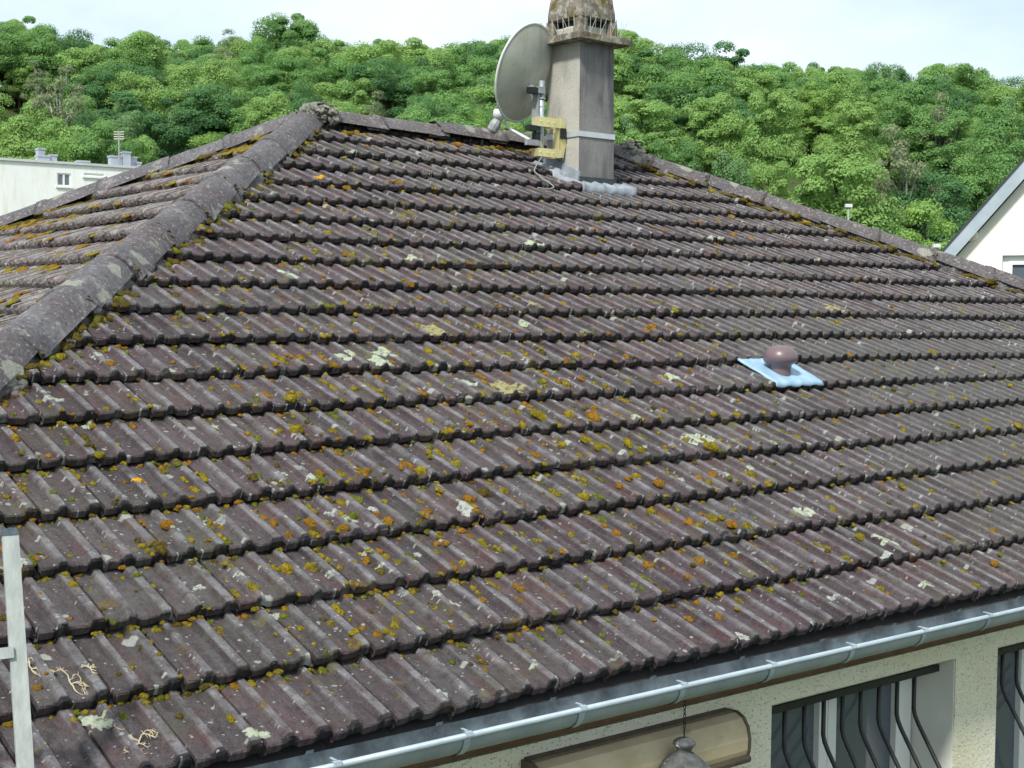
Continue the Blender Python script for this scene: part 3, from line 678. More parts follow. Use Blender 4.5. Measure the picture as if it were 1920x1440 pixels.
b.tube(ring, .011, 6, False); link('rim', b.mesh('rim', M_RIM, True), dish)
ptop = 3.29; pbot = 2.625
b = MB(); b.tube([(PX, PY, pbot), (PX, PY, ptop)], .024, 14); link('pole', b.mesh('pole', M_GALV, True), dish)
# mount between pole and dish
hub = DC - nD * .085 - uD * .10
b = MB(); b.tube([(PX, PY, 3.06), hub + nD * .0], .03, 8); b.box((PX - .05, PY - .012, 2.94), (PX - .028, PY + .07, 3.22)); b.box((PX - .06, PY - .035, 3.18), (PX + .01, PY + .06, 3.235)); link('dish_mount', b.mesh('dish_mount', M_GREYP), dish)
for lo, hi in (((PX - .14, PY - .03, 3.175), (PX - .055, PY + .03, 3.225)), ((PX - .15, PY - .03, 2.865), (PX - .05, PY + .03, 2.91)), ((PX - .075, PY - .02, 2.80), (PX - .03, PY + .03, 2.86))):
    b = MB(); b.box(lo, hi); link('mount_bracket', b.mesh('mount_bracket', M_BLACK), dish)
for z in (2.985, 3.14):
    b = MB(); b.tube([(PX + .03 * math.cos(a_), PY + .03 * math.sin(a_), z) for a_ in np.linspace(0, 2 * math.pi, 17)], .006, 6, False); link('clamp', b.mesh('clamp', M_GALV), dish)
# arm and feed
arm0 = np.array((PX - .04, PY, 2.765)); tip = aty(945, 236, 5.35 + .33)
b = MB(); b.tube([arm0, arm0 + (tip - arm0) * .3 + np.array((0, 0, -.004)), arm0 + (tip - arm0) * .8, tip + np.array((0, 0, .03))], [.014, .014, .013, .012], 8); link('feed_arm', b.mesh('feed_arm', M_RIM, True), dish)
b = MB(); b.box((PX - .16, PY - .018, 2.745), (PX - .03, PY + .022, 2.79)); link('arm_socket', b.mesh('arm_socket', M_GREYP), dish)
fb = aty(931, 230, tip[1]); fdir = norm(DC - fb)
b = MB(); Mx = frame(fb + np.array((0, 0, .0)), norm(np.cross(fdir, (0, 0, 1))), np.cross(norm(np.cross(fdir, (0, 0, 1))), -fdir), fdir)
b.lathe([(0, -.095), (.028, -.095), (.046, -.075), (.050, -.02), (.040, .02), (.026, .035), (.0, .035)], 10, Mx); link('feed_housing', b.mesh('feed_housing', M_GREYP), dish)
hp = aty(937, 213, tip[1] - .02); hd = norm(np.array((-.15, -.2, .6)) + fdir * .5)
b = MB(); Mx = frame(hp - hd * .03, norm(np.cross(hd, (0, 1, 0))), np.cross(hd, norm(np.cross(hd, (0, 1, 0)))), hd); b.lathe([(.0, -.05), (.032, -.05), (.038, -.01), (.055, .0), (.058, .045), (.046, .060), (0, .066)], 18, Mx); link('feed_horn', b.mesh('feed_horn', M_RIM, True), dish)
# zinc-plated wall bracket
bx = cx0 - .002
for z0_, z1_ in ((2.905, 2.985), (2.655, 2.725)):
    b = MB(); b.box((PX - .065, PY - .045, z0_), (bx - .06, PY - .028, z1_)); b.box((PX - .065, PY + .028, z0_), (bx - .06, PY + .045, z1_)); b.box((PX - .065, PY - .029, z0_ + .0015), (PX - .05, PY + .029, z1_ - .0015))
    for xx in (PX - .04, PX + .04, PX + .10): b.tube([(xx, PY - .06, (z0_ + z1_) / 2), (xx, PY + .06, (z0_ + z1_) / 2)], .006, 6)
    link('pole_clamp', b.mesh('pole_clamp', M_YZ), dish)
for yy in (PY - .05, PY + .046):
    b = MB(); b.prism([(bx - .062, yy, 2.66), (bx - .062, yy, 2.985), (bx - .03, yy, 2.985), (bx, yy, 2.87), (bx, yy, 2.78), (bx - .03, yy, 2.66)], (0, .005, 0)); link('bracket_plate', b.mesh('bracket_plate', M_YZ), dish)
b = MB(); b.box((bx - .075, PY - .04, 2.655), (bx - .062, PY + .04, 2.99)); link('bracket_plate', b.mesh('bracket_plate', M_YZ), dish)
zs_ = 2.83
b = MB(); e = .006
for lo, hi in (((cx0 - e - .004, cy0 - e - .003, zs_), (cx0 - e, cy1 + e, zs_ + .045)), ((cx0 - e, cy0 - e - .004, zs_ + .0005), (cx1 + e, cy0 - e, zs_ + .0455)), ((cx1 + e, cy0 - e - .003, zs_), (cx1 + e + .004, cy1 + e, zs_ + .045)), ((cx0 - e, cy1 + e, zs_ + .0005), (cx1 + e, cy1 + e + .004, zs_ + .0455))): b.box(lo, hi)
link('strap', b.mesh('strap', simple('strap_steel', (.52, .56, .58), (.62, .65, .66), 12, .45, .4, .5)), dish)
b = MB(); b.box((bx - .07, PY - .068, zs_ - .012), (bx - .015, PY - .051, zs_ + .075)); link('tension_block', b.mesh('tension_block', M_BLACK), dish)
# cable
pts = [(PX - .01, PY - .03, 2.66)]
for (u, v, hh) in ((1002, 318, .03), (1010, 328, .03), (1022, 337, .03), (1033, 345, .03), (1038, 351, .03), (1028, 354, .025), (1008, 352, .02)):
    x, s = roofxs(u, v, .05 + hh); pts.append(tuple(roof_p(x, s, .05 + hh)))
P_ = [np.array(a_) for a_ in pts]; fine = []
for i in range(len(P_) - 1):
    a_, b_, c_, d_ = P_[max(i - 1, 0)], P_[i], P_[i + 1], P_[min(i + 2, len(P_) - 1)]
    for t in (0, .2, .4, .6, .8): fine.append(.5 * (2 * b_ + (c_ - a_) * t + (2 * a_ - 5 * b_ + 4 * c_ - d_) * t * t + (3 * b_ - a_ - 3 * c_ + d_) * t ** 3))
fine.append(P_[-1])
b = MB(); b.tube(fine, .0052, 6); link('cable', b.mesh('cable', M_GREYP, True), dish)
# ================================================================== roof vent (part of the house)
vx, vs = roofxs(1466, 700, .06)
b = MB(); base = roof_p(vx, vs, .03)
prof = [(.070, -.12), (.066, .055), (.070, .082), (.098, .094), (.108, .112), (.107, .134), (.095, .164), (.070, .187), (.036, .200), (0, .204)]
b.lathe(prof, 28, frame(base, (1, 0, 0), (0, 1, 0), (0, 0, 1)))
m = NT('vent_plastic', .36, 0, .5); m.color((.150, .105, .112))
vent = link('roof_vent', b.mesh('roof_vent', m.m, True), house)
M_BLUE = simple('blue_lead_sheet', (.24, .385, .51), (.35, .50, .62), 14, .55, .1, .35, bump=.004, bsc=22)
a0, sA = roofxs(1405, 694, .07); a1, sB2 = roofxs(1500, 738, .05)
r0 = math.floor((vs) / G) * G
strip_on_roof(vx - .20, vx + .245, r0 - .015, r0 + G - .005, .013, 'vent_flashing', M_BLUE, 26, 16, vent, 8, .006, hbase=.045)
# ================================================================== ladder
lad = empty('ladder', (-2.6, -1.3, GZ), 'pale weathered wooden ladder leaning on the gutter at the left edge', 'ladder')
m = NT('ladder_wood', .75); p = m.pos(); c = m.mix(m.ramp(m.noise(m.scale(p, (40, 40, 3)), 1.0, 5, .6), .35, .65), (.30, .325, .31), (.40, .425, .40))
c = m.mix(m.ramp(m.noise(m.scale(p, (70, 70, 5)), 1.0, 4, .6), .58, .68, 0, .4), c, (.27, .265, .22)); m.color(c); m.bump(m.noise(m.scale(p, (60, 60, 4)), 1.0, 4), .003, .6); M_LAD = m.m
T0 = aty(19, 1006, .07); T1 = aty(47, 1436, -.12); dl = norm(T0 - T1); bt = T0 + dl * ((GZ - T0[2]) / dl[2])
sx = norm(np.cross(dl, np.cross((1, 0, 0), dl)) * 1.0); sx = norm(np.array((1, -.25, 0)) - dl * np.dot((1, -.25, 0), dl)); sy = np.cross(dl, sx)
LL = np.linalg.norm(T0 - bt)
for q_ in (0, 1):
    Mx = frame(bt - sx * (.40 * q_), sx, sy, dl); b = MB(); b.box((-.0215, -.016, 0), (.0215, .016, LL), Mx); link('stile', b.mesh('stile', M_LAD), lad)
    b = MB(); b.box((-.022, -.017, LL), (.022, .017, LL + .012), Mx); b.box((-.018, -.011, LL + .012), (.018, .011, LL + .022), Mx); link('end_cap', b.mesh('end_cap', M_GREYP if q_ else simple('cap_plastic', (.05, .07, .085), (.10, .13, .15), 60, .35)), lad)
tr = (aty(20, 1225, -.02) - bt) @ dl
z_ = tr % .315
while z_ < LL - .05:
    A_ = bt + dl * z_ - sx * .38; B_ = bt + dl * z_ - sx * .010 - sy * .0
    b = MB(); b.box((-.40 + .012, -.026, z_ - .015), (-.020 + .008, .0, z_ + .015), frame(bt, sx, sy, dl)); link('rung', b.mesh('rung', M_LAD), lad); z_ += .315
# ================================================================== lantern
lp = aty(1284, 1318, -.10); lc = aty(1281, 1395, -.10)
lant = empty('hanging_lantern', tuple(lc - np.array((0, 0, .3))), 'chipped grey lantern hanging on a chain from the gutter', 'lantern')
m = NT('lantern_paint', .7); p = m.pos(); c = m.mix(m.ramp(m.noise(p, 30, 5, .65), .4, .6), (.055, .060, .060), (.11, .115, .11)); c = m.mix(m.ramp(m.noise(p, 34, 4, .6), .64, .68), c, (.50, .53, .53)); m.color(c); M_LANT = m.m
Z = lc[2]; k_ = np.array((lp[0], lp[1], 0))
for i in range(6):
    z1 = lp[2] - i * .017; b = MB(); a_ = np.linspace(0, 2 * math.pi, 13); ax_ = (1, 0) if i % 2 else (.3, .95)
    b.tube([(lp[0] + .0055 * math.cos(t) * ax_[0], lp[1] + .0055 * math.cos(t) * ax_[1], z1 + .011 * math.sin(t)) for t in a_], .0018, 5, False); link('chain_link', b.mesh('chain_link', M_IRON), lant)
zc0 = lp[2] - .092
b = MB(); b.tube([(lp[0], lp[1], zc0), (lp[0], lp[1], Z + .012)], .003, 6); link('hook', b.mesh('hook', M_IRON), lant)
Mx = frame((lp[0], lp[1], Z), (1.22, 0, 0), (0, 1.22, 0), (0, 0, 1.15))
b = MB(); b.lathe([(0, .020), (.020, .018), (.034, .008), (.036, .0), (.026, -.012), (.022, -.024), (.026, -.030)], 20, Mx); link('finial', b.mesh('finial', M_LANT, True), lant)
b = MB(); b.lathe([(.024, -.026), (.040, -.036), (.066, -.058), (.084, -.078), (.086, -.088), (.078, -.092)], 8, Mx); link('hood', b.mesh('hood', M_LANT, False), lant)
b = MB(); b.lathe([(.074, -.090), (.068, -.15), (.050, -.245)], 8, Mx); link('lantern_glass', b.mesh('lantern_glass', simple('milky_glass', (.52, .58, .60), (.42, .48, .50), 30, .3, spec=.5)), lant)
for k in range(8):
    w = 2 * math.pi * k / 8; b = MB(); b.tube([(lp[0] + r_a * math.cos(w), lp[1] + r_a * math.sin(w), Z + z_a) for r_a, z_a in ((.093, -.104), (.085, -.173), (.063, -.284))], .004, 5); link('lantern_rib', b.mesh('lantern_rib', M_LANT), lant)
b = MB(); b.lathe([(.056, -.245), (.060, -.262), (.03, -.285), (0, -.295)], 8, Mx); link('lantern_base', b.mesh('lantern_base', M_LANT), lant)
# ================================================================== awning box
yA = YW - .09
aL = aty(1004, 1440, yA)[0]; aR = aty(1396, 1370, yA)[0]; zA = aty(1375, 1337, YW - .05)[2]
awn = empty('awning_box', ((aL + aR) / 2, YW, zA - .3), 'closed beige awning cassette with brown ends under the gutter', 'awning')
m = NT('awning_cream', .6); p = m.pos(); c = m.mix(m.ramp(m.noise(p, 5, 5, .6), .35, .65), (.40, .325, .20), (.49, .41, .27)); c = m.mix(m.ramp(m.noise(m.scale(p, (6, 6, 18)), 1.0, 4), .58, .70, 0, .6), c, (.22, .17, .10)); m.color(c); M_AWN = m.m
pr = [(0, 0), (-.05, .003), (-.085, -.012), (-.110, -.045), (-.120, -.09), (-.118, -.135), (-.108, -.165), (0, -.165)]
def ext(pr, x0, x1, mat, name, parent, grow=1.0):
    cyp, czp = -.05, -.08
    P0 = [(x0, YW - .004 + cyp + (y_ - cyp) * grow, zA + czp + (z_ - czp) * grow) for y_, z_ in pr]
    b = MB(); b.prism(P0, (x1 - x0, 0, 0)); return link(name, b.mesh(name, mat), parent)
ext(pr, aL + .02, aR - .015, M_AWN, 'cassette', awn)
M_DKB = simple('awning_brown', (.085, .065, .042), (.13, .10, .065), 14, .6)
ext(pr, aL + .005, aL + .0195, M_DKB, 'end_cap', awn, 1.06); ext(pr, aR - .0145, aR, M_DKB, 'end_cap', awn, 1.06)
b = MB(); b.tube([(aL + .02, YW - .118, zA - .172), (aR - .005, YW - .118, zA - .172)], .016, 10); link('front_bar', b.mesh('front_bar', M_DKB, True), awn)
b = MB(); b.box((aL + .02, YW - .045, zA + .002), (aR - .02, YW - .001, zA + .012)); link('top_shade_strip', b.mesh('top_shade_strip', M_DKB), awn)  # dark strip painting in the shade on the cassette's top edge
# ================================================================== MOSS, LICHEN, MORTAR
def moss_mat(name, c1, c2, c3):
    m = NT(name, .95, 0, .08); P = m.pos(); c = m.mix(m.ramp(m.noise(P, 26, 3), .38, .62), c1, c2)
    c = m.mix(m.ramp(m.noise(P, 120, 3, .7), .46, .62, 0, .85), c, c3); m.color(c); m.bump(m.noise(P, 330, 4, .8), .010, 1.0)
    m.b.inputs['Subsurface Weight'].default_value = 0; return m.m
MOSS = {'y': moss_mat('moss_yellow_green', (.40, .30, .022), (.215, .180, .020), (.085, .070, .014)),
        'o': moss_mat('moss_ochre', (.42, .190, .022), (.27, .165, .020), (.10, .052, .014)),
        'd': moss_mat('moss_dark_brown', (.105, .080, .020), (.170, .125, .020), (.035, .028, .011)),
        'g': moss_mat('moss_fresh_green', (.20, .23, .028), (.12, .145, .02), (.06, .068, .015))}
def moss_shape(seed, src):
    V, Fq = src; V = V.copy(); r = np.random.RandomState(seed)
    # several small cushions grown together
    k = r.randint(2, 6); cs = np.stack([r.uniform(-.55, .55, k), r.uniform(-.55, .55, k), np.zeros(k)], -1); cs[0] = 0
    rad = r.uniform(.42, .70, k); rad[0] = .72
    out = np.zeros(len(V))
    for c_, ra in zip(cs, rad):
        bq = V @ c_; disc = bq * bq - (c_ @ c_ - ra * ra); t = np.where(disc > 0, bq + np.sqrt(np.maximum(disc, 0)), 0); out = np.maximum(out, t)
    out = np.maximum(out, .25); V = V * out[:, None]
    V = V * (1 + .20 * vnoise(V, 6, seed) + .22 * vnoise(V, 14, seed + 9) + .07 * r.uniform(-1, 1, len(V)))[:, None]
    V[:, 2] = np.where(V[:, 2] > 0, V[:, 2] * .95, V[:, 2] * .30); return V, Fq
MS3 = [moss_shape(s_, ICO3) for s_ in range(10)]; MS2 = [moss_shape(s_, ICO2) for s_ in range(8)]
MMESH = {k: [rawmesh('moss_cushion', v, f, mt, True) for v, f in MS3] for k, mt in MOSS.items()}
SPEC = [
 (500, 640, 3, '50,150,30,o 90,100,40,y 190,75,25,o 195,100,25,y 380,140,28,o 500,60,18,o 735,70,18,d 900,60,40,y 960,95,40,y 1020,50,35,o 1045,150,18,o 1120,135,25,y 1160,85,20,o 910,130,40,y 1250,85,45,y 1325,75,25,y 1450,100,28,y 1440,40,20,y 1560,60,28,d 1670,110,40,o 1735,100,40,y 1700,45,22,y 1830,75,22,o 380,250,32,y 430,220,20,o 500,260,34,y 560,240,30,y 635,285,32,y 135,350,42,y 185,290,40,y 240,345,25,y 300,290,15,y 910,230,26,y 985,230,24,y 960,285,26,y 1050,270,20,o 1110,345,22,y 1230,240,50,o 1560,215,40,y 1555,275,25,y 1650,215,30,o 1690,240,30,y 1770,215,30,o 1835,255,25,y 1900,255,30,y 1870,180,35,d 80,490,30,y 160,510,55,y 185,465,30,y 370,500,42,y 500,510,22,o 575,555,32,y 270,565,15,y 680,440,40,y 735,490,25,d 925,455,38,y 1020,510,38,y 1105,505,25,y 1130,440,38,y 1285,470,38,o 1435,480,45,y 1530,430,55,y 1700,405,50,y 1840,430,60,o 1790,385,28,d 1850,365,40,o 470,655,22,y 300,745,45,o 565,725,45,o 780,680,50,o 875,730,50,y 1000,665,35,y 1060,690,45,y 1000,745,22,y 1215,635,28,y 1420,620,22,o 1510,645,48,o 1655,600,34,y 1790,560,40,y 1870,610,45,y 30,755,15,d 430,860,40,y 245,1000,50,o 435,1045,60,o 620,955,35,o 690,1005,50,o 495,960,45,g 1140,880,50,o 1220,840,60,d 1340,825,45,y 1380,890,35,o 1435,935,30,o 1685,840,45,y 1790,880,50,y 910,950,40,o 870,1010,30,d 130,1080,32,o 50,1000,40,o 575,1015,15,o 970,1080,30,g 1890,970,40,g 130,1240,60,o 260,1230,55,y 420,1250,35,y 570,1205,50,o 645,1155,35,o 745,1225,30,y 640,1280,30,g 940,1150,18,y 1105,1250,34,y 1210,1120,60,y 1285,1160,25,d 1390,1160,32,y 1475,1115,28,o 1590,1185,38,d 1705,1100,32,y 1640,1415,35,o 1770,1410,22,y 1220,1425,35,o 1265,1325,28,y 1580,1350,45,o 1860,1355,25,y 1900,1390,30,d 1780,1285,20,y 1900,1045,30,o'),
 (1150, 640, 3.84, '100,105,40,o 320,70,35,y 485,105,40,y 780,120,28,y 130,240,32,y 110,290,40,y 370,255,45,y 545,225,38,o 590,265,32,y 840,285,35,y 480,315,45,y 545,300,25,o 240,495,28,y 350,475,35,o 385,495,30,y 330,545,38,y 570,480,45,y 640,520,22,y 720,550,35,y 740,450,40,y 890,530,50,y 1080,515,32,y 1105,575,30,d 100,740,70,y 190,810,45,y 370,765,35,o 425,795,22,y 520,690,40,y 570,670,45,o 650,700,40,y 770,710,40,y 700,790,65,y 835,755,40,y 880,705,40,y 1030,650,40,y 1080,680,35,y 960,665,50,d 170,945,50,y 40,1050,50,o 330,1045,60,o 460,960,25,y 610,970,50,o 685,1010,40,y 720,940,60,o 830,1005,35,g 900,1055,30,d 990,960,60,y 1120,1040,40,y 270,1220,50,y 350,1265,80,o 540,1315,50,o 600,1355,45,y 705,1255,60,y 780,1290,40,y 840,1340,60,o 880,1190,40,y 960,1330,50,y 995,1355,35,g 30,1410,40,o 240,1425,25,y'),
 (1100, 1000, 3.84, '215,25,45,o 435,55,25,y 75,350,32,y 140,385,45,o 410,335,50,g 440,235,60,o 500,265,40,d 565,235,25,y 730,345,40,o 820,180,60,o 1015,200,30,y 1070,140,45,o 1090,535,30,y 960,580,50,o 770,540,20,y'),
 (1680, 840, 4.8, '890,280,38,y 320,400,40,y 175,525,40,y 60,325,50,y 80,410,40,y 170,850,55,d 220,880,40,d 270,755,25,y 375,810,45,o 870,760,55,o 930,800,30,y 405,1005,28,g 940,930,35,g 380,1165,28,y 610,1120,40,y 700,1240,50,y 390,1380,25,y 980,1145,40,o 910,1020,50,o 1040,235,35,y 820,80,28,o 965,80,32,y 825,130,25,y'),
 (1500, 840, 4.571, '40,165,40,y 330,245,25,y 465,170,40,y 485,185,25,y 385,410,50,y 275,525,55,y 515,755,70,y 210,820,25,y 245,845,40,y 225,910,45,d 385,940,45,y 440,980,30,y 55,835,40,d 700,1200,55,y 750,1255,40,o 30,1230,35,g 370,1135,28,g 5,1035,20,y 700,150,50,d'),
 (1680, 540, 4.8, '580,180,50,y 760,195,40,y 320,575,45,y 640,685,40,y 520,715,50,o 430,765,40,y 340,950,42,y 505,985,42,y 605,1030,30,y 155,930,30,y 1090,1265,50,y 680,1230,40,y 815,1275,50,y 70,1260,50,y 810,1180,55,y 1070,1400,55,y 730,865,25,y 1030,875,35,y 970,800,40,y 790,755,40,y'),
 (1320, 600, 6, '95,150,30,y 200,430,45,y 240,660,30,d 300,695,50,y 370,1070,60,d 670,1045,50,y 600,1255,60,y 665,1310,50,y 350,1350,50,y 750,1240,40,y 1060,1320,75,y 1130,1210,35,y 1180,1290,35,d 100,1100,50,y 480,1300,60,y'),
 (560, 360, 8, '170,130,50,y 660,225,50,y 740,265,45,y 480,235,30,d 870,235,40,d 1580,330,80,y 1850,90,80,y 650,545,55,o 455,585,70,y 1150,600,80,y 1390,625,60,o 1200,660,35,y 260,840,75,y 420,930,50,y 700,960,80,o 780,1010,50,y 820,890,60,y 1290,915,80,y 1270,1070,80,y 1360,1010,50,y 80,1000,70,y 240,960,60,y 900,1210,50,o 1590,1310,80,y 1770,1200,70,o 1680,1400,80,o'),
 (560, 530, 8, '660,310,90,y 870,415,70,y 1085,380,70,g 1010,350,40,y 520,370,55,y 1600,270,80,y 1170,315,60,y 1410,325,50,y 510,625,75,y 260,690,55,y 370,820,75,y 455,825,60,y 40,725,65,y 860,740,80,o 760,670,40,y 1760,650,75,y 855,1040,70,o 1490,1075,60,y 1400,1210,60,o 1530,1160,60,o 540,1270,90,o 425,1180,60,o 340,1100,60,y 50,1120,70,y 1880,1190,60,y'),
 (560, 190, 8, '710,820,50,y 690,650,60,g 1240,715,50,o 1160,980,60,y 870,1180,80,y 1330,1170,50,o 1540,1200,70,o 1430,1230,60,o 1490,1270,50,o 740,1270,80,o 520,1235,60,y 350,1060,60,o'),
 (0, 700, 4.8, '460,280,35,y 50,250,50,o 150,190,40,d 845,430,55,y 435,515,40,y 155,580,45,o 885,550,25,y 855,515,20,y 795,660,60,d 880,750,60,y 1060,1120,35,y 1140,920,35,o 960,640,20,y'),
 (0, 960, 3, '940,50,45,o 785,125,30,d 890,215,50,d 595,155,20,y 1250,55,25,o 1625,120,40,o 1420,435,40,y 1630,290,60,y 1765,275,45,y 1280,345,20,y 1700,620,30,y 1870,595,40,y 1835,780,22,g 645,905,12,g 700,1085,40,g 430,1140,30,y 1300,1150,40,y 800,725,25,d'),
 (500, 1120, 4.5, '720,150,35,y 820,235,40,o 935,285,60,o 1080,215,60,y 500,460,35,g 705,380,35,y 650,60,30,y 1505,785,30,y 1850,560,50,o 1890,640,40,o 1390,5,30,d'),
 (1150, 280, 3.84, '415,360,30,o 325,210,30,o 435,1165,45,y 390,1155,20,y 275,1105,20,y 145,945,18,o 215,980,28,o 170,1005,20,y 125,1020,22,y 385,990,16,y 620,605,30,y 620,515,25,o 870,610,35,o 995,625,40,o 760,485,40,o 860,465,30,y 65,1260,35,y 230,1300,45,o 280,1290,50,o 480,1335,25,y 515,1270,20,y 650,1295,22,y 715,1325,28,y 600,1265,22,y 510,970,25,y')]
clumps = []
for ox, oy, k_, txt in SPEC:
    for it in txt.split():
        a_, b_, d_, c_ = it.split(','); clumps.append((ox + float(a_) / k_, oy + float(b_) / k_, float(d_) / k_, c_))
clumps.sort(key=lambda t: -t[2])
MLAB = {'y': ('yellow-green moss cushion growing on the ribbed roof tiles', 'yellow-green moss cushions'), 'o': ('orange-ochre moss cushion growing on the ribbed roof tiles', 'ochre moss cushions'),
        'd': ('dark brown moss clump on the ribbed roof tiles', 'dark moss clumps'), 'g': ('fresh green moss tuft on the ribbed roof tiles', 'green moss tufts')}
restm = {k: MB() for k in MOSS}; placed = 0
def spot(u, v):
    x_ = 'far left' if u < 300 else 'left' if u < 640 else 'left of centre' if u < 900 else 'right of centre' if u < 1200 else 'right' if u < 1560 else 'far right'
    y_ = 'top courses' if v < 420 else 'upper courses' if v < 600 else 'middle courses' if v < 760 else 'lower middle courses' if v < 940 else 'lower courses' if v < 1120 else 'bottom courses'
    return 'on the ' + y_ + ', ' + x_
for n_, (u, v, dpx, c_) in enumerate(clumps):
    x, s = roofxs(u, v + dpx * .12, .045); P = roof_p(x, s); d = np.linalg.norm(P - CAM)
    lim_l = X0 - YR + s * CP; lim_r = X1 + YR - s * CP
    if s > SMAX - .15 or x < lim_l + .1 or x > lim_r - .1 or s < .02: continue
    rad = dpx / 2 / F * d * 1.55; rg = np.random.RandomState(n_ + 77); el = rg.uniform(.9, 1.3) if rg.rand() < .6 else rg.uniform(1.6, 2.3); ang = rg.uniform(0, 6.28); hh = rg.uniform(.85, 1.25)
    L = np.eye(4); ca, sa = math.cos(ang), math.sin(ang); L[:2, :2] = np.array([[ca, -sa], [sa, ca]]) * rad
    S_ = np.diag([1 / math.sqrt(el) * 1.05, math.sqrt(el) * 1.05, 1, 1]); L[2, 2] = rad * hh
    M = frame(P - EN * .002, (1, 0, 0), ES, EN) @ S_ @ L
    if placed < 300:
        link('moss_cushion', MMESH[c_][n_ % 10], None, M, ('large ' if dpx > 15 else 'small ') + MLAB[c_][0].split(' growing')[0].split(' on the')[0] + ' ' + spot(u, v), 'moss', MLAB[c_][1]); placed += 1
    else:
        V, Fq = MS2[n_ % 8]; restm[c_].add(V @ M[:3, :3].T + M[:3, 3], [tuple(q_) for q_ in Fq])
# moss packed along the hips and the ridge, and specks in the laps
def moss_at(P, rad, c_, flat=.6, seed=0, nrm=EN):
    V, Fq = MS2[seed % 8]; a_ = seed * 1.7; R = np.array([[math.cos(a_), -math.sin(a_), 0], [math.sin(a_), math.cos(a_), 0], [0, 0, 1]])
    t1 = norm(np.cross((0.3, 1, 0), nrm)); t2 = np.cross(nrm, t1)
    V = (V @ R.T) * rad * np.array((1, 1, flat)); restm[c_].add(P + V[:, :1] * t1 + V[:, 1:2] * t2 + V[:, 2:] * nrm, [tuple(q_) for q_ in Fq])
sd_ = 0
def along_hip(side, n, smin, smax, prob, sizes, cols):
    global sd_
    for k in range(n):
        s = smin + (smax - smin) * rng.rand(); o = rng.normal() * .035
        if side == 'L': x = X0 - YR + s * CP + .20 + o
        else: x = X1 + YR - s * CP - .20 + o
        if vdens(x * 1.7, s) < prob: continue
        sd_ += 1; moss_at(roof_p(x, s), rng.uniform(*sizes), cols[rng.randint(len(cols))], rng.uniform(.5, .9), sd_)
def vdens(a_, b_): return .5 + .25 * math.sin(a_ * 2.3 + 1) + .25 * math.sin(a_ * 5.1 + b_ * 1.3)
along_hip('L', 360, 2.2, SMAX - .2, .26, (.012, .040), 'yddddgd')
along_hip('R', 900, 1.6, SMAX - .25, .12, (.020, .052), 'yddddddd')
for k in range(150):
    x = X0 + .15 + rng.rand() * 2.0; sd_ += 1
    if vdens(x * 1.5, 3) > .3: moss_at(roof_p(x, SMAX - .21 + rng.normal() * .025), rng.uniform(.02, .045), 'ydo'[rng.randint(3)], .8, sd_)
for k in range(1350):          # far hip, left-slope side, and scattered ochre on the left slope
    s = 2.0 + rng.rand() * (SMAX - 2.2); hipside = k < 730
    y = 2 * YR - s * CP - .22 + rng.normal() * .05 if hipside else s * CP + .4 + rng.rand() * (2 * YR - 2 * s * CP - .8)
    if hipside and vdens(s * 1.3, 1) < .12: continue
    if not hipside and vdens(s * 2 + y * .7, y * 2) < .40: continue
    sd_ += 1; sl = s % G; hgt = TT * (1 - sl / G) + .008
    moss_at(np.array((XE + s * CP, y, s * SP)) + ENL * hgt, rng.uniform(.025, .065), ('dddy' if hipside else 'ooyy')[rng.randint(4)], .55 if hipside else .3, sd_, ENL)
for k in range(1150):          # scattered cushions, thickest over the middle of the slope
    u = rng.normal(900, 480); v = rng.normal(690, 260); x, s = roofxs(u, v, .04); i = math.floor(s / G)
    if s < .15 or s > SMAX - .3 or x < X0 - YR + s * CP + .3 or x > X1 + YR - s * CP - .3 or not (0 < u < 1920 and 260 < v < 1350): continue
    if rng.rand() < .5:       # in the joint on the right of a tile
        kk = round((x + ASH + (i % 2) * TW / 2) / TW); x = kk * TW - ASH - (i % 2) * TW / 2 + rng.uniform(.0, .025)
    c_ = 'yyyoodg'[rng.randint(7)]; nq = rng.randint(1, 5); r0_ = rng.uniform(.010, .024)
    for q_ in range(nq):
        sd_ += 1; ss = s + q_ * r0_ * 1.1 * rng.uniform(.6, 1.2)
        if ss < SMAX - .3: moss_at(roof_p(x + rng.normal() * .006, ss), r0_ * rng.uniform(.6, 1.1), c_, .8, sd_)
for k in range(1700):          # specks where two courses lap
    u = rng.uniform(0, 1920); v = rng.uniform(330, 1400); x, s = roofxs(u, v, .04); i = round(s / G)
    s = i * G - rng.uniform(.0, .02) if rng.rand() < .72 else s
    if i < 1 or s > SMAX - .3 or x < X0 - YR + s * CP + .25 or x > X1 + YR - s * CP - .25: continue
    sd_ += 1; moss_at(roof_p(x, s), rng.uniform(.006, .020), 'yygdo'[rng.randint(5)], .8, sd_)
for hipA, pitch, f0_ in (((X0 - YR, 0), .595, (LH - 5.33) % .595), ((X1 + YR, 0), .545, (LH - 3.66) % .545)):
    A_ = np.array((hipA[0], 0, HB)); B_ = np.array((X0 if hipA[0] < 0 else X1, YR, zr + HB)); d_h = norm(B_ - A_); sd2 = norm(np.cross(d_h, (0, 0, 1))); t = f0_
    while t < LH - .3:
        for q_ in range(26):
            w_ = rng.uniform(-.16, .16); zz = .118 * (1 - abs(w_ / .155) ** 2.1) if abs(w_) < .155 else 0
            if rng.rand() < .45 + .5 * abs(w_) / .16: sd_ += 1; moss_at(A_ + d_h * (t - .014 + rng.normal() * .012) + sd2 * w_ + np.array((0, 0, zz + .012)), rng.uniform(.005, .017), 'ddddy'[rng.randint(5)], .7, sd_, np.array((0, 0, 1.)))
        t += pitch
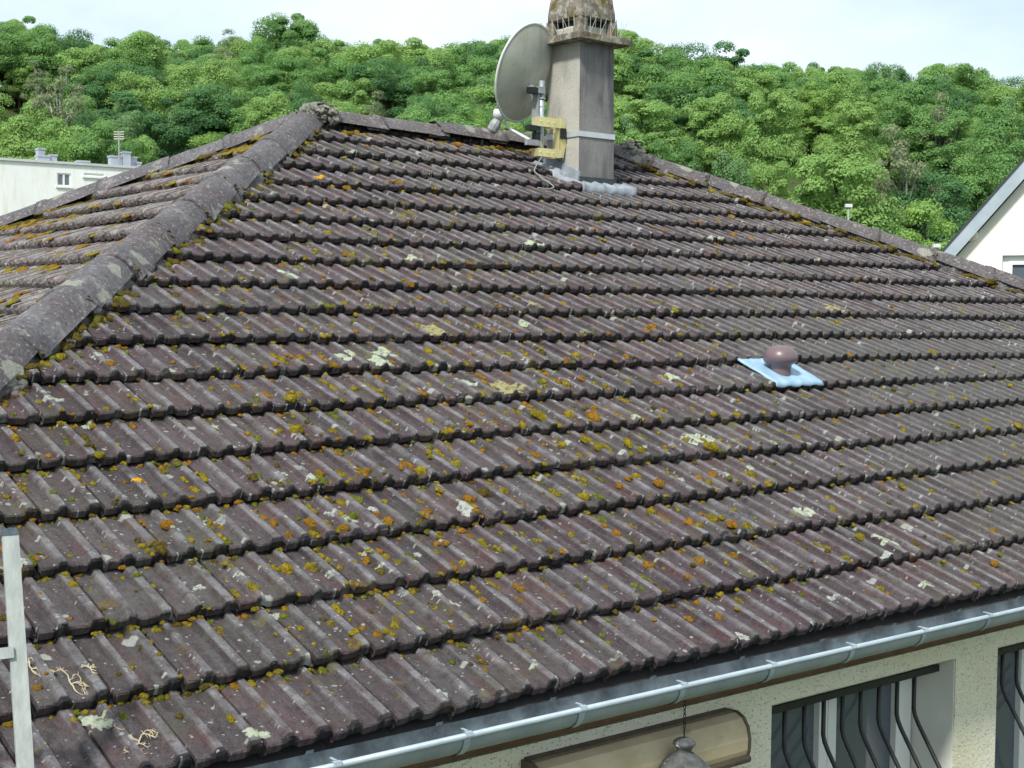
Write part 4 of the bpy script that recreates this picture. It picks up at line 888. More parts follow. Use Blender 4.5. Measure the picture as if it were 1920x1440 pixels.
for k, nm in (('y', 'yellow-green'), ('o', 'ochre'), ('d', 'dark brown'), ('g', 'fresh green')):
    if restm[k].n: link('moss', restm[k].mesh('moss', MOSS[k], True), None, None, nm + ' moss packed along hips and tile laps', 'moss', None, 'stuff')
# lichen crusts draped over the tiles
def lichen_mat(name, c1, c2):
    m = NT(name, .95, 0, .1); P = m.pos(); c = m.mix(m.ramp(m.noise(P, 60, 5, .7), .36, .62), c1, c2); c = m.mix(m.ramp(m.noise(P, 34, 5, .75), .52, .60, 0, .85), c, tuple(t * .42 for t in c1))
    m.color(c); m.bump(m.noise(P, 150, 4, .75), .006, 1.0); return m.m
LI = {'p': lichen_mat('lichen_pale_green', (.33, .37, .27), (.43, .47, .36)), 'w': lichen_mat('lichen_white', (.30, .32, .29), (.44, .45, .41)),
      'y': lichen_mat('lichen_dull_yellow', (.27, .25, .12), (.34, .31, .17)), 'o': lichen_mat('lichen_orange', (.60, .28, .01), (.65, .36, .02)), 'b': lichen_mat('lichen_grey', (.22, .235, .225), (.30, .31, .29))}
def crust(x, s, rx, rs_, key, seed, label, grp=None, thin=.003):
    r = np.random.RandomState(seed); na, nr2 = 64, 6; ph = r.uniform(0, 6.28, 14); am = np.array((.20, .15, .13, .10, .08, .08, .07, .07, .06, .06, .05, .05, .05, .05))
    V = []; 
    for i in range(nr2 + 1):
        for k in range(na):
            w = 2 * math.pi * k / na; rad = 1 + sum(am[q_] * math.sin((q_ + 2) * w + ph[q_]) for q_ in range(14)); t = i / nr2
            xx = x + rx * rad * t * math.cos(w); ss = s + rs_ * rad * t * math.sin(w); lip = math.floor(s / G) * G
            ss = min(max(ss, lip + .004), lip + G - .004)
            V.append(roof_p(xx, ss, roof_h(xx, ss) + (thin + .002 * r.rand() if i < nr2 else -.002)))
    Fq = [(i * na + k, (i + 1) * na + k, (i + 1) * na + (k + 1) % na, i * na + (k + 1) % na) for i in range(nr2) for k in range(na)]
    b = MB(); b.add(V, Fq); link('lichen_patch', b.mesh('lichen_patch', LI[key], True), None, None, label, 'lichen', grp)
LBIG = [(650, 668, 46, 'p', 'broad pale green lichen patch, left one of the trio above mid roof'), (716, 659, 40, 'p', 'upper right pale green lichen patch of the trio above mid roof'), (714, 683, 44, 'p', 'lower right pale green lichen patch of the trio above mid roof'),
 (872, 714, 32, 'p', 'small pale green lichen patch just left of the yellow one'), (955, 734, 68, 'y', 'large dull yellow lichen patch near the centre of the roof'), (1308, 822, 62, 'p', 'pale lichen patch ringed with moss left below the vent'),
 (1505, 962, 44, 'p', 'elongated pale lichen patch on the lower right tiles'), (1660, 1012, 44, 'p', 'pale lichen patch right of a round moss cushion'), (1662, 1050, 26, 'w', 'white lichen splash on a tile edge at lower right'),
 (182, 1338, 48, 'p', 'pale green lichen patch on the lowest course at left'), (1000, 464, 42, 'p', 'pale lichen patch below the chimney, left of centre'), (776, 486, 30, 'p', 'pale lichen patch on an upper tile left of centre'),
 (541, 516, 34, 'p', 'pale lichen patch near the left hip'), (1002, 571, 30, 'y', 'dull lichen patch on mid upper roof'), (984, 607, 26, 'p', 'small pale lichen patch on the middle course'), (1250, 706, 38, 'p', 'pale lichen patch left of the roof vent'),
 (1347, 450, 34, 'w', 'whitish lichen patch high on the right side'), (1390, 1198, 26, 'w', 'white lichen splash above the gutter'), (810, 622, 56, 'y', 'brownish yellow lichen patch on the middle of the roof'), (595, 331, 22, 'o', 'bright orange lichen spot beside the near hip'),
 (264, 898, 22, 'o', 'orange lichen spot on the left tiles'), (874, 957, 44, 'w', 'crusty white lichen below an orange moss cushion'), (480, 1378, 40, 'p', 'greyish lichen patch on the lowest course'), (1560, 580, 46, 'y', 'dull yellow lichen patch right of centre')]
for n_, (u, v, w_, key, lab) in enumerate(LBIG):
    x, s = roofxs(u, v, .04); d = np.linalg.norm(roof_p(x, s) - CAM); r0_ = w_ / 2 / F * d
    crust(x, s, r0_ * 1.0, r0_ * .95, key, n_ + 11, lab)
cl = [(620, 958), (655, 975), (700, 950), (690, 985), (640, 1005), (690, 1030), (712, 1062), (625, 1080), (785, 1035), (780, 1060), (820, 1110), (565, 880), (520, 905), (530, 885), (585, 900), (760, 1105), (40, 1060), (330, 985), (380, 965), (415, 970), (405, 790), (165, 785), (1035, 825), (1450, 838), (1080, 890), (1405, 880), (975, 640), (290, 765), (110, 745), (95, 750), (185, 665), (205, 672), (1040, 735), (1190, 790), (1165, 855), (1260, 830), (1275, 900), (1360, 895), (375, 1095), (345, 1085), (455, 1075), (620, 1075), (520, 1140), (800, 1275), (830, 1300), (1000, 1250), (1160, 1233), (1150, 1240), (1560, 1120), (1735, 1100), (1590, 1130)]
for n_, (u, v) in enumerate(cl):
    x, s = roofxs(u, v, .04)
    if s < .05: continue
    d = np.linalg.norm(roof_p(x, s) - CAM); r0_ = rng.uniform(12, 24) / 2 / F * d
    crust(x, s, r0_, r0_ * .9, 'wpwb'[n_ % 4], n_ + 300, 'small curled whitish lichen rosette ' + spot(u, v), 'small lichen rosettes', .004)
# lumpy mortar at the apex and the right ridge end
M_MORT = hip_mat('lichened_mortar', (.15, .145, .11), (.40, .40, .33))
def lump(P, sx, sy, sz, seed, n_=70):
    r = np.random.RandomState(seed); b = MB(); V0, F0 = ICO2; P = np.asarray(P)
    for k in range(n_):
        d = r.normal(size=3); d /= np.linalg.norm(d); d[2] = abs(d[2]) if d[2] > -.3 else d[2]; c_ = P + d * np.array((sx, sy, sz)) * r.uniform(.45, 1.0); rad = r.uniform(.012, .034)
        V = V0 * (1 + .3 * vnoise(V0, 3, seed + k) + .2 * vnoise(V0, 9, seed + k + 5))[:, None] * rad; ax = norm(d + r.normal(size=3) * .6); V = V - np.outer(V @ ax, ax) * .72
        b.add(V + c_, [tuple(q_) for q_ in F0])
    o = link('mortar_lump', b.mesh('mortar_lump', M_MORT, True), roof, kind='stuff', label='lichen-crusted mortar at the ridge end')
lump((X0 + .08, YR - .10, zr + .085), .14, .13, .10, 4, 210)
lump((X0 + .0, YR - .02, zr + .11), .11, .11, .065, 14, 110)
lump((X1 + .16, YR - .12, zr + .03), .13, .13, .13, 5, 180)
# mortar bedding under the near hip and right hip
for side, seed in (('L', 3), ('R', 7)):
    V = []; n_ = 140
    for k in range(n_ + 1):
        s = .9 + (SMAX - 1.0) * k / n_
        for o, hh in ((.10, .075), (.15, .055), (.20, .015), (.215, -.02)):
            j = .022 * math.sin(k * 1.7 + o * 40) + .015 * math.sin(k * .63 + seed)
            x = X0 - YR + s * CP + o + j if side == 'L' else X1 + YR - s * CP - o - j
            V.append(roof_p(x, s, hh + .02 * math.sin(k * 1.1 + o * 60)))
    Fq = [(k * 4 + q_, k * 4 + q_ + 1, (k + 1) * 4 + q_ + 1, (k + 1) * 4 + q_) for k in range(n_) for q_ in range(3)]
    b = MB(); b.add(V, Fq); link('mortar_bed', b.mesh('mortar_bed', hip_mat('mortar_bed', (.07, .072, .066), (.14, .135, .12)), True), roof)
# dry root twigs lying on the lowest courses at left
M_TWIG = simple('dry_root', (.52, .44, .29), (.40, .33, .21), 40, .85)
def twig(u, v, sc_, seed, lab):
    x, s = roofxs(u, v, .045); P0 = roof_p(x, s) + EN * .004; r = np.random.RandomState(seed); d = np.linalg.norm(P0 - CAM); k_ = sc_ / F * d; b = MB()
    def strand(a, ang, L, r0, depth):
        pts = [a]; cur = np.array(a); an = ang; lift = .25
        for i in range(6):
            an += r.uniform(-.55, .55); st = L / 6
            cur = cur + st * (math.cos(an) * np.array((1, 0, 0)) + math.sin(an) * ES * 1.4) + EN * st * lift; lift -= .09; pts.append(cur.copy())
            if depth and r.rand() < .45: strand(cur, an + r.choice((-1, 1)) * r.uniform(.5, 1.1), L * .5, r0 * .7, depth - 1)
        b.tube(pts, [r0 * (1 - .11 * i) for i in range(7)], 5)
    for q_ in range(3): strand(P0, q_ * 2.2 + r.uniform(-.3, .3), k_, .0026, 2)
    link('dry_twig', b.mesh('dry_twig', M_TWIG), None, None, lab, 'twig')
twig(135, 1278, 32, 3, 'branched dry root twig on a tile beside the ladder'); twig(262, 1384, 34, 8, 'curled dry root twig on the lowest course at left')
twig(168, 1252, 12, 12, 'tiny dry straw just above the branched root twig'); twig(62, 1240, 22, 15, 'straw wisps next to the ladder rung')
# ================================================================== NEIGHBOURING BUILDINGS
def hfwd(u, v, D):            # point at forward distance D along the horizontal heading
    d = ray(u, v); return CAM + d * D / (d[0] * HD[0] + d[1] * HD[1])
# --- white apartment block at left
A0 = hfwd(0, 301, 90.0); A1 = hfwd(275, 317, 95.2)
ea = norm((A1 - A0) * np.array((1, 1, 0))); eb = np.array((-ea[1], ea[0], 0))      # eb points away from us
if eb @ HD < 0: eb = -eb
ztop = (A0[2] + A1[2]) / 2
apt = empty('apartment_block', tuple(np.array((A0[0], A0[1], ground(A0[0], A0[1])))), 'stained white flat-roofed apartment block behind the left hip', 'building')
m = NT('apartment_render', .9, 0, .1); p = m.pos(); c = m.mix(m.ramp(m.noise(p, .5, 5, .65), .38, .62), (.82, .83, .78), (.86, .87, .84))
c = m.mix(m.ramp(m.noise(m.scale(p, (2.2, 2.2, .35)), 1.0, 5, .65), .52, .68, 0, .6), c, (.68, .68, .54)); m.color(c); M_APT = m.m
M_APTG = simple('slate_blue_cowl', (.30, .33, .38), (.36, .39, .44), 3, .7)
Mx = frame((A0[0], A0[1], 0), ea, eb, (0, 0, 1)); gz = float(ground(A0[0], A0[1])) - 3
def apx(u, v): 
    d = ray(u, v); n_ = eb; t = ((np.array((A0[0], A0[1], 0)) - CAM) @ n_) / (d @ n_); P = CAM + t * d; return (P - np.array((A0[0], A0[1], 0))) @ ea, P[2]
wins = [((107, 324), (133, 350)), ((157, 324), (195, 332)), ((218, 340), (240, 347))]
holes = [(apx(*a_)[0], apx(*c_)[0], apx(*c_)[1], apx(*a_)[1]) for a_, c_ in wins]
b = MB(); xs = [-16.0]
for h0, h1, z0, z1 in holes:
    b.box((xs[-1], 0, gz), (h0, .4, ztop), Mx); b.box((h0, 0, gz), (h1, .4, z0), Mx); b.box((h0, 0, z1), (h1, .4, ztop), Mx); xs.append(h1)
b.box((xs[-1], 0, gz), (34, .4, ztop), Mx); b.box((-16, .4, gz), (-15.6, 12, ztop), Mx); b.box((33.6, .4, gz), (34, 12, ztop), Mx); b.box((-15.6, 11.6, gz), (33.6, 12, ztop), Mx); b.box((-15.6, .4, ztop - .6), (33.6, 11.6, ztop - .3), Mx)
link('wall', b.mesh('wall', M_APT), apt)
b = MB(); b.box((-16.15, -.12, ztop), (34.1, .5, ztop + .16), Mx); link('parapet_coping', b.mesh('parapet_coping', simple('coping', (.50, .52, .52), (.60, .61, .60), 1, .7)), apt)
for n_, (h0, h1, z0, z1) in enumerate(holes):
    b = MB(); f = .09
    b.box((h0 + .003, .06, z0), (h0 + f, .16, z1), Mx); b.box((h1 - f, .06, z0), (h1 - .003, .16, z1), Mx); b.box((h0 + f, .06, z1 - f), (h1 - f, .16, z1), Mx); b.box((h0 + f, .06, z0), (h1 - f, .16, z0 + f), Mx)
    if n_ == 0: mm = (h0 + h1) / 2; b.box((mm - .06, .05, z0 + f), (mm + .06, .17, z1 - f), Mx)
    w_ = link('window', b.mesh('window', M_WHITE), apt)
    b = MB(); b.box((h0 + .05, .11, z0 + .05), (h1 - .05, .13, z1 - .05), Mx); link('pane', b.mesh('pane', M_GLASS), w_)
    b = MB(); b.box((h0 + .01, .25, z0 + .01), (h1 - .01, .28, z1 - .01), Mx); link('curtain', b.mesh('curtain', simple('blue_curtain', (.10, .17, .19), (.16, .24, .26), 3, .9)), w_)
    b = MB(); b.box((h0 - .1, -.10, z0 - .12), (h1 + .1, .05, z0 - .003), Mx); link('sill', b.mesh('sill', M_WHITE), w_)
for (u0, u1, vt) in ((86, 108, 290), (88, 100, 276), (108, 123, 288), (162, 183, 300), (224, 245, 290), (246, 259, 283), (259, 272, 292), (272, 279, 303)):
    x0_, zt0 = apx(u0, vt); x1_, _ = apx(u1, vt); b = MB(); dy = 2.2 + (u0 % 5) * .1
    k_ = 1 + dy / 92; b.box((x0_ * k_, dy, ztop - .5), (x1_ * k_, dy + .7, zt0 + .1), Mx); b.box((x0_ * k_ - .05, dy - .05, zt0 + .1), (x1_ * k_ + .05, dy + .75, zt0 + .2), Mx); link('chimney_stack', b.mesh('chimney_stack', M_APTG), apt)
# aerials on that roof
def aerial(u, vt, vb, lab, D):
    T = hfwd(u, vt, D); B_ = hfwd(u, vb, D); B_ = np.array((T[0], T[1], B_[2])); root = empty('aerial', tuple(B_), lab, 'aerial')
    b = MB(); b.tube([B_, T], .05, 6); link('mast', b.mesh('mast', M_GREYP), root)
    b = MB(); dx = RT
    for q_ in range(4): z_ = T[2] - .05 - q_ * .16; b.tube([np.array((T[0], T[1], z_)) - dx * .35, np.array((T[0], T[1], z_)) + dx * .35], .03, 5)
    link('aerial_rods', b.mesh('aerial_rods', simple('pale_alu', (.62, .55, .45), None, rough=.5)), root)
aerial(223, 246, 312, 'thin roof aerial on the apartment block behind the left hip', 96.5)
# --- cream gabled house at right
H0 = hfwd(1765, 475, 27.0); vd = norm((H0 - CAM) * np.array((1, 1, 0))); ga = math.radians(-9); hb = np.array((vd[0] * math.cos(ga) - vd[1] * math.sin(ga), vd[0] * math.sin(ga) + vd[1] * math.cos(ga), 0)); hr = np.array((hb[1], -hb[0], 0))
nb = empty('gabled_house', (H0[0], H0[1], GZ), 'cream gabled house with a grey verge board at the right edge', 'house')
Mh = frame((H0[0], H0[1], H0[2]), hr, hb, (0, 0, 1)); sl_ = 1.13
def gpx(u, v):
    d = ray(u, v); o = np.array((H0[0], H0[1], H0[2])); t = ((o - CAM) @ hb) / (d @ hb); P = CAM + t * d - o; return P @ hr, P[2]
gB = gpx(1920, 300); sl_ = gB[1] / gB[0]
apx_x = 4.2; ex0 = -1.6; ex1 = 2 * apx_x + 1.6
vw = .23 * math.hypot(1, sl_)
M_CREAM = simple('cream_render', (.83, .80, .68), (.87, .85, .76), 1.2, .9, bump=.002)
w0 = gpx(1877, 478); w1x = w0[0] + 1.15; wz0 = w0[1] - 1.25
gyw = .22
def gl(x): return sl_ * x - vw if x < apx_x else sl_ * (2 * apx_x - x) - vw
zgb = GZ - H0[2] - .3
b = MB()
def gpoly(pts): b.prism([tuple((Mh @ np.array((x, gyw, z, 1)))[:3]) for x, z in pts], hb * .25)
gpoly([(ex0 + .5, zgb), (w0[0], zgb), (w0[0], gl(w0[0])), (ex0 + .5, gl(ex0 + .5))])
gpoly([(w0[0], w0[1]), (w1x, w0[1]), (w1x, gl(w1x)), (w0[0], gl(w0[0]))]); gpoly([(w0[0], zgb), (w1x, zgb), (w1x, wz0), (w0[0], wz0)])
gpoly([(w1x, zgb), (ex1 - .5, zgb), (ex1 - .5, gl(ex1 - .5)), (apx_x, gl(apx_x)), (w1x, gl(w1x))])
b.box((ex0 + .5, gyw + .25, zgb), (ex0 + .75, 9, gl(ex0 + .5)), Mh); b.box((ex1 - .75, gyw + .25, zgb), (ex1 - .5, 9, gl(ex1 - .5)), Mh); link('wall', b.mesh('wall', M_CREAM), nb)
M_VERGE = simple('verge_zinc', (.34, .40, .44), (.42, .48, .52), 3, .5, .2)
for sg in (0, 1):
    P = [(ex0, sl_ * ex0), (apx_x, sl_ * apx_x), (apx_x, sl_ * apx_x - vw), (ex0, sl_ * ex0 - vw)]
    if sg: P = [(2 * apx_x - x, z) for x, z in P]
    b = MB(); b.prism([tuple((Mh @ np.array((x, 0, z, 1)))[:3]) for x, z in P], hb * .04); vb_ = link('verge_board', b.mesh('verge_board', M_VERGE), nb)
    b = MB(); P2 = [(P[0][0], P[0][1] - .02), (P[1][0], P[1][1] - .02), (P[1][0], P[1][1] - .16), (P[0][0], P[0][1] - .16)]
    b.prism([tuple((Mh @ np.array((x, .041, z, 1)))[:3]) for x, z in P2], hb * 9.2); link('roof', b.mesh('roof', simple('grey_slate', (.06, .062, .068), (.09, .09, .095), 4, .7)), nb)
b = MB(); P = [(ex0, sl_ * ex0 + .0), (apx_x, sl_ * apx_x), (apx_x, sl_ * apx_x + .05), (ex0, sl_ * ex0 + .05)]
b.prism([tuple((Mh @ np.array((x, -.03, z, 1)))[:3]) for x, z in P], hb * .12); link('verge_trim', b.mesh('verge_trim', simple('dark_trim', (.05, .06, .065), None)), nb)
b = MB(); f = .11; y0 = gyw + .10
b.box((w0[0] + .002, y0, wz0), (w0[0] + f, y0 + .08, w0[1] - .002), Mh); b.box((w1x - f, y0, wz0), (w1x - .002, y0 + .08, w0[1] - .002), Mh); b.box((w0[0] + f, y0, w0[1] - f), (w1x - f, y0 + .08, w0[1] - .002), Mh); b.box((w0[0] + f, y0, wz0), (w1x - f, y0 + .08, wz0 + f), Mh)
gw_ = link('window', b.mesh('window', M_WHITE), nb)
b = MB(); g_ = f - .005; s_ = .07
b.box((w0[0] + g_, y0 - .015, wz0 + g_), (w0[0] + g_ + s_, y0 + .05, w0[1] - g_), Mh); b.box((w1x - g_ - s_, y0 - .015, wz0 + g_), (w1x - g_, y0 + .05, w0[1] - g_), Mh); b.box((w0[0] + g_ + s_, y0 - .015, w0[1] - g_ - s_), (w1x - g_ - s_, y0 + .05, w0[1] - g_), Mh); link('casement', b.mesh('casement', M_WHITE), gw_)
b = MB(); b.box((w0[0] + .15, y0 + .03, wz0 + .1), (w1x - .15, y0 + .04, w0[1] - .15), Mh); link('pane', b.mesh('pane', M_GLASS), gw_)
b = MB(); b.box((w0[0] + .01, y0 + .12, wz0 + .01), (w1x - .01, y0 + .14, w0[1] - .01), Mh); link('curtain', b.mesh('curtain', simple('grey_curtain', (.10, .10, .12), (.2, .2, .22), 2, .9)), gw_)
lpz = gpx(1820, 440); b = MB(); b.lathe([(0, -.06), (.10, -.05), (.12, 0), (.10, .05), (0, .07)], 16, Mh @ frame((lpz[0], gyw - .06, lpz[1]), (1, 0, 0), (0, 0, 1), (0, -1, 0)))
link('wall_lamp', b.mesh('wall_lamp', simple('lamp_white', (.70, .68, .58), None, rough=.5), True), nb)
# lamp posts beyond the right hip
def post(u, vt, D, lab):
    T = hfwd(u, vt, D); zg_ = float(ground(T[0], T[1])); root = empty('lamp_post', (T[0], T[1], zg_), lab, 'lamp post')
    b = MB(); b.tube([(T[0], T[1], zg_), (T[0], T[1], T[2])], [.09, .05], 8); link('post', b.mesh('post', M_GREYP, True), root)
    b = MB(); b.box((-.18, -.12, -.08), (.18, .12, .10), frame(T, RT, HD, (0, 0, 1))); link('lamp_head', b.mesh('lamp_head', M_RIM), root)
post(1591, 386, 75, 'pale lamp post poking above the right hip, left one'); post(1756, 461, 70, 'short lamp post top close to the cream gabled house')
# ================================================================== TREES
def leaf_mat(name, lo, hi, hue=.35):
    m = NT(name, .65, 0, .25); oi = m.n('ShaderNodeObjectInfo').outputs['Random']; P = m.pos()
    c = m.mix(oi, lo, hi); c = m.mix(m.ramp(m.noise(P, .35, 3), .38, .62, 0, hue), c, tuple(a_ * 1.35 for a_ in hi)); c = m.mix(m.ramp(m.noise(P, 1.6, 3), .40, .66, 0, .45), c, tuple(a_ * .6 for a_ in lo))
    m.color(c); t = m.n('ShaderNodeBsdfTranslucent'); m.put(t.inputs[0], m.mix(.4, c, (.24, .36, .06))); ms = m.n('ShaderNodeMixShader'); ms.inputs[0].default_value = .40
    out = m.t.nodes['Material Output']; m.t.links.new(m.b.outputs[0], ms.inputs[1]); m.t.links.new(t.outputs[0], ms.inputs[2]); m.t.links.new(ms.outputs[0], out.inputs[0]); return m.m
LEAF = [leaf_mat('leaf_dark', (.085, .200, .080), (.115, .260, .095)), leaf_mat('leaf_mid', (.155, .315, .100), (.205, .380, .115)), leaf_mat('leaf_light', (.245, .425, .125), (.295, .465, .135)),
        leaf_mat('leaf_yellow', (.235, .420, .105), (.275, .445, .110)), leaf_mat('leaf_birch', (.200, .360, .150), (.240, .390, .175)), leaf_mat('leaf_sparse', (.22, .27, .15), (.27, .30, .18))]
M_BARK = simple('bark', (.060, .050, .038), (.10, .085, .065), 3, .95)
M_PALEB = simple('pale_dead_bark', (.34, .27, .18), (.42, .35, .25), 2, .95)
M_BIRCH = simple('birch_bark', (.40, .39, .35), (.16, .15, .13), 1.5, .9)
def crown(seed, kind):
    r = np.random.RandomState(seed); V = []; 
    if kind == 4: rx, rz, zc_, nb_, br = 2.6, 5.6, 9.0, 34, (.7, 1.25)
    elif kind == 5: rx, rz, zc_, nb_, br = 3.0, 4.6, 9.5, 16, (.6, 1.0)
    else: rx, rz, zc_, nb_, br = 4.5, 6.0, 8.2, 60, (.70, 1.95)
    blobs = []
    for k in range(nb_):
        d = r.normal(size=3); d /= np.linalg.norm(d); rad = r.uniform(.55, .93) if k % 4 else r.uniform(0, .5)
        c_ = d * rad * np.array((rx, rx, rz)) * (1 + .13 * math.sin(3 * math.atan2(d[1], d[0]) + seed) + .08 * math.sin(5 * d[2] + seed * 2)) + np.array((0, 0, zc_)); blobs.append((c_, r.uniform(*br)))
    Vs = []; per = {4: 420, 5: 150}.get(kind, 600)
    for c_, br_ in blobs:
        n_ = per; d = r.normal(size=(n_, 3)); d /= np.linalg.norm(d, axis=1)[:, None]; d[:, 2] = np.where(d[:, 2] < -.3, -d[:, 2] * .8, d[:, 2]); d /= np.linalg.norm(d, axis=1)[:, None]
        rr = br_ * r.uniform(.70, 1.14, n_); P = c_ + d * rr[:, None] * np.array((1, 1, .80))
        if kind == 4: P[:, 2] -= np.abs(r.normal(size=n_)) * .7
        nn_ = d + r.normal(size=(n_, 3)) * .30; nn_[:, 2] += .15; nn_ /= np.linalg.norm(nn_, axis=1)[:, None]
        a_ = r.normal(size=(n_, 3)); t1 = np.cross(nn_, a_); t1 /= np.linalg.norm(t1, axis=1)[:, None]; t2 = np.cross(nn_, t1)
        sz = r.uniform(.065, .155, n_)[:, None]; el = r.uniform(.55, .9, n_)[:, None]
        Vs.append(np.stack([P - t1 * sz, P + t2 * sz * el, P + t1 * sz * 1.15, P - t2 * sz * el], 1).reshape(-1, 3))
    # stray twig tips beyond the outline
    V = np.vstack(Vs); return V, np.arange(len(V)).reshape(-1, 4), blobs
def trunk(seed, kind, blobs):
    r = np.random.RandomState(seed); b = MB(); H = 11 if kind != 4 else 13
    b.tube([(0, 0, -1.5), (r.normal() * .15, r.normal() * .15, 3), (r.normal() * .3, r.normal() * .3, 6.5), (r.normal() * .4, r.normal() * .4, H)], [.30, .24, .17, .05], 7)
    for c_, br_ in blobs[::3 if kind != 5 else 1]:
        z0 = max(2.5, c_[2] - r.uniform(2.0, 4.0)); b.tube([(0, 0, z0), (c_[0] * .45, c_[1] * .45, (z0 + c_[2]) / 2 + .3), tuple(c_)], [.10, .065, .02], 5)
    return b
def bare(seed):
    r = np.random.RandomState(seed); b = MB()
    def br_(p, d, L, r0, dep):
        pts = [p]; cur = np.array(p); dd = np.array(d)
        for i in range(4): dd = norm(dd + r.normal(size=3) * .10 + np.array((0, 0, .05))); cur = cur + dd * L / 4; pts.append(cur.copy())
        b.tube(pts, [r0 * (1 - .17 * i) for i in range(5)], 5 if dep else 3, False)
        if dep:
            for q_ in range(r.randint(3, 6)):
                t = r.uniform(.35, 1); i = min(3, int(t * 4)); base = pts[i] + (pts[i + 1] - pts[i]) * (t * 4 - i if t < 1 else 1); a_ = norm(dd + r.normal(size=3) * .55 + np.array((0, 0, .25))); br_(base, a_, L * r.uniform(.40, .62), r0 * .48, dep - 1)
    br_(np.array((0, 0, -1.)), np.array((0, 0, 1)), 6.5, .26, 0)
    for q_ in range(4): br_(np.array((0, 0, 3.0 + q_ * .6)), norm(np.array((r.normal() * .38, r.normal() * .38, 1))), 8.5 - q_ * .6, .15, 3)
    return b
PROTO = []
def ext_of(me): a_ = np.zeros(len(me.vertices) * 3, np.float32); me.vertices.foreach_get('co', a_); a_ = a_.reshape(-1, 3); return a_[:, 2].max(), np.percentile(np.abs(a_[:, :2]), 97) * 2
for kind, cnt in ((0, 3), (1, 4), (2, 3), (3, 2), (4, 2), (5, 2)):
    for q_ in range(cnt):
        V, Fq, bl = crown(100 + kind * 10 + q_, kind); PROTO.append((kind, rawmesh('crown', V, Fq, LEAF[kind]), trunk(q_ + kind, kind, bl).mesh('trunk', M_BIRCH if kind in (4, 5) else M_BARK, True)))
BARE = [bare(s_).mesh('branches', M_PALEB) for s_ in (1, 2, 3)]
EXT = {k_: tuple(np.mean([ext_of(p_[1]) for p_ in PROTO if p_[0] == k_], 0)) for k_ in range(6)}; EXT[6] = tuple(np.mean([ext_of(m_) for m_ in BARE], 0)); print(EXT)
def pick(kind, r): c_ = [p_ for p_ in PROTO if p_[0] == kind]; return c_[r.randint(len(c_))]
def put_tree(x, y, zg_, sw, sh, kind, r, label, group, ang=None):
    ang = r.uniform(0, 6.28) if ang is None else ang
    M = Matrix.Translation((x, y, zg_)) @ Matrix.Rotation(ang, 4, 'Z') @ Matrix.Diagonal((sw * r.uniform(.82, 1.2), sw * r.uniform(.82, 1.2), sh, 1))
    root = empty('tree', (x, y, zg_), label, 'tree', group); ch = []
    parts = [('bare_branches', BARE[r.randint(3)])] if kind == 6 else [('trunk', pick(kind, r))]
    if kind == 6: link('branches', BARE[r.randint(3)], root, M)
    else:
        k_, cm, tm = pick(kind, r); link('crown', cm, root, M); link('trunk', tm, root, M)
rt = np.random.RandomState(42)
# trees one can pick out: (pixel x, pixel y of the top, crown width px, forward distance, kind, label)
FEAT = [(40, 222, 120, 112, 2, 'light green tree behind the apartment block, nearest the left edge'), (105, 238, 130, 108, 3, 'yellow-green tree rising behind the grouped chimney stacks'), (190, 225, 130, 114, 1, 'mid green tree behind the thin roof aerial'),
 (270, 258, 110, 108, 2, 'light green tree where the apartment roof meets the hip'), (335, 196, 52, 125, 4, 'slim pale birch standing over the far hip'), (235, 200, 60, 130, 4, 'pale birch above the apartment block aerial'), (395, 248, 90, 110, 3, 'bright yellow-green treetop just over the left hip'),
 (510, 176, 110, 125, 2, 'light green tree left of the roof apex'), (660, 146, 80, 140, 2, 'round bright green tree just right of the roof apex'), (640, 186, 80, 122, 2, 'light green bush-like tree right behind the apex'), (705, 180, 80, 118, 5, 'sparse greyish tree above the ridge'),
 (780, 195, 110, 116, 1, 'mid green tree low over the ridge'), (840, 172, 130, 128, 1, 'broad green tree left of the satellite dish'), (880, 205, 100, 108, 3, 'yellow-green tree low beside the dish feed'), (912, 142, 50, 140, 4, 'pale green narrow tree touching the dish edge'), (960, 225, 120, 104, 3, 'yellow-green tree behind the dish arm'),
 (62, 92, 70, 215, 3, 'small yellow tree high on the hill at far left'), (110, 125, 100, 190, 5, 'greyish sparse tree high at left'), (70, 105, 60, 200, 5, 'bare-looking pale tree next to the yellow one at far left'),
 (1345, 178, 110, 165, 2, 'light green tree with pointed top right of the chimney'), (1450, 168, 130, 160, 2, 'broad bright green tree above the dead trunk'), (1445, 242, 40, 128, 6, 'dead bare pale tree below a bright green one'), (1545, 138, 100, 190, 3, 'yellow-topped tree near the skyline right of centre'),
 (1325, 236, 60, 140, 2, 'conical light green tree left of the dead one'), (1180, 215, 55, 140, 4, 'pale narrow tree beside the chimney'), (1265, 240, 90, 140, 1, 'drooping green tree behind the right hip'), (1365, 280, 70, 122, 4, 'greyish green bush tree just above the right hip'),
 (1440, 300, 110, 114, 2, 'light green tree crowning the right hip'), (1590, 194, 110, 165, 2, 'rounded light green tree on the right hillside'), (1575, 282, 170, 120, 2, 'wide bright green tree above the right lamp post'), (1700, 275, 60, 130, 6, 'bare brownish tree, tallest of the leafless ones at right'),
 (1655, 300, 50, 128, 6, 'bare pale tree left of the tallest leafless one'), (1795, 280, 70, 135, 6, 'bare twiggy tree above the gable slope'), (1745, 310, 150, 118, 0, 'dark green tree between the leafless trees and the gable'), (1765, 165, 80, 185, 5, 'sparse pale-stemmed tree high at right'),
 (1700, 240, 120, 150, 5, 'greyish sparse crown on the right hillside'), (1870, 185, 130, 165, 1, 'green tree high above the gabled house'), (1740, 372, 170, 100, 3, 'broad yellow-green tree next to the gable'), (1640, 375, 120, 102, 1, 'mid green tree behind the lamp post'), (1560, 365, 90, 104, 2, 'light green tree left of the lamp post'), (1860, 260, 120, 135, 1, 'grey-green tree directly above the gable')]
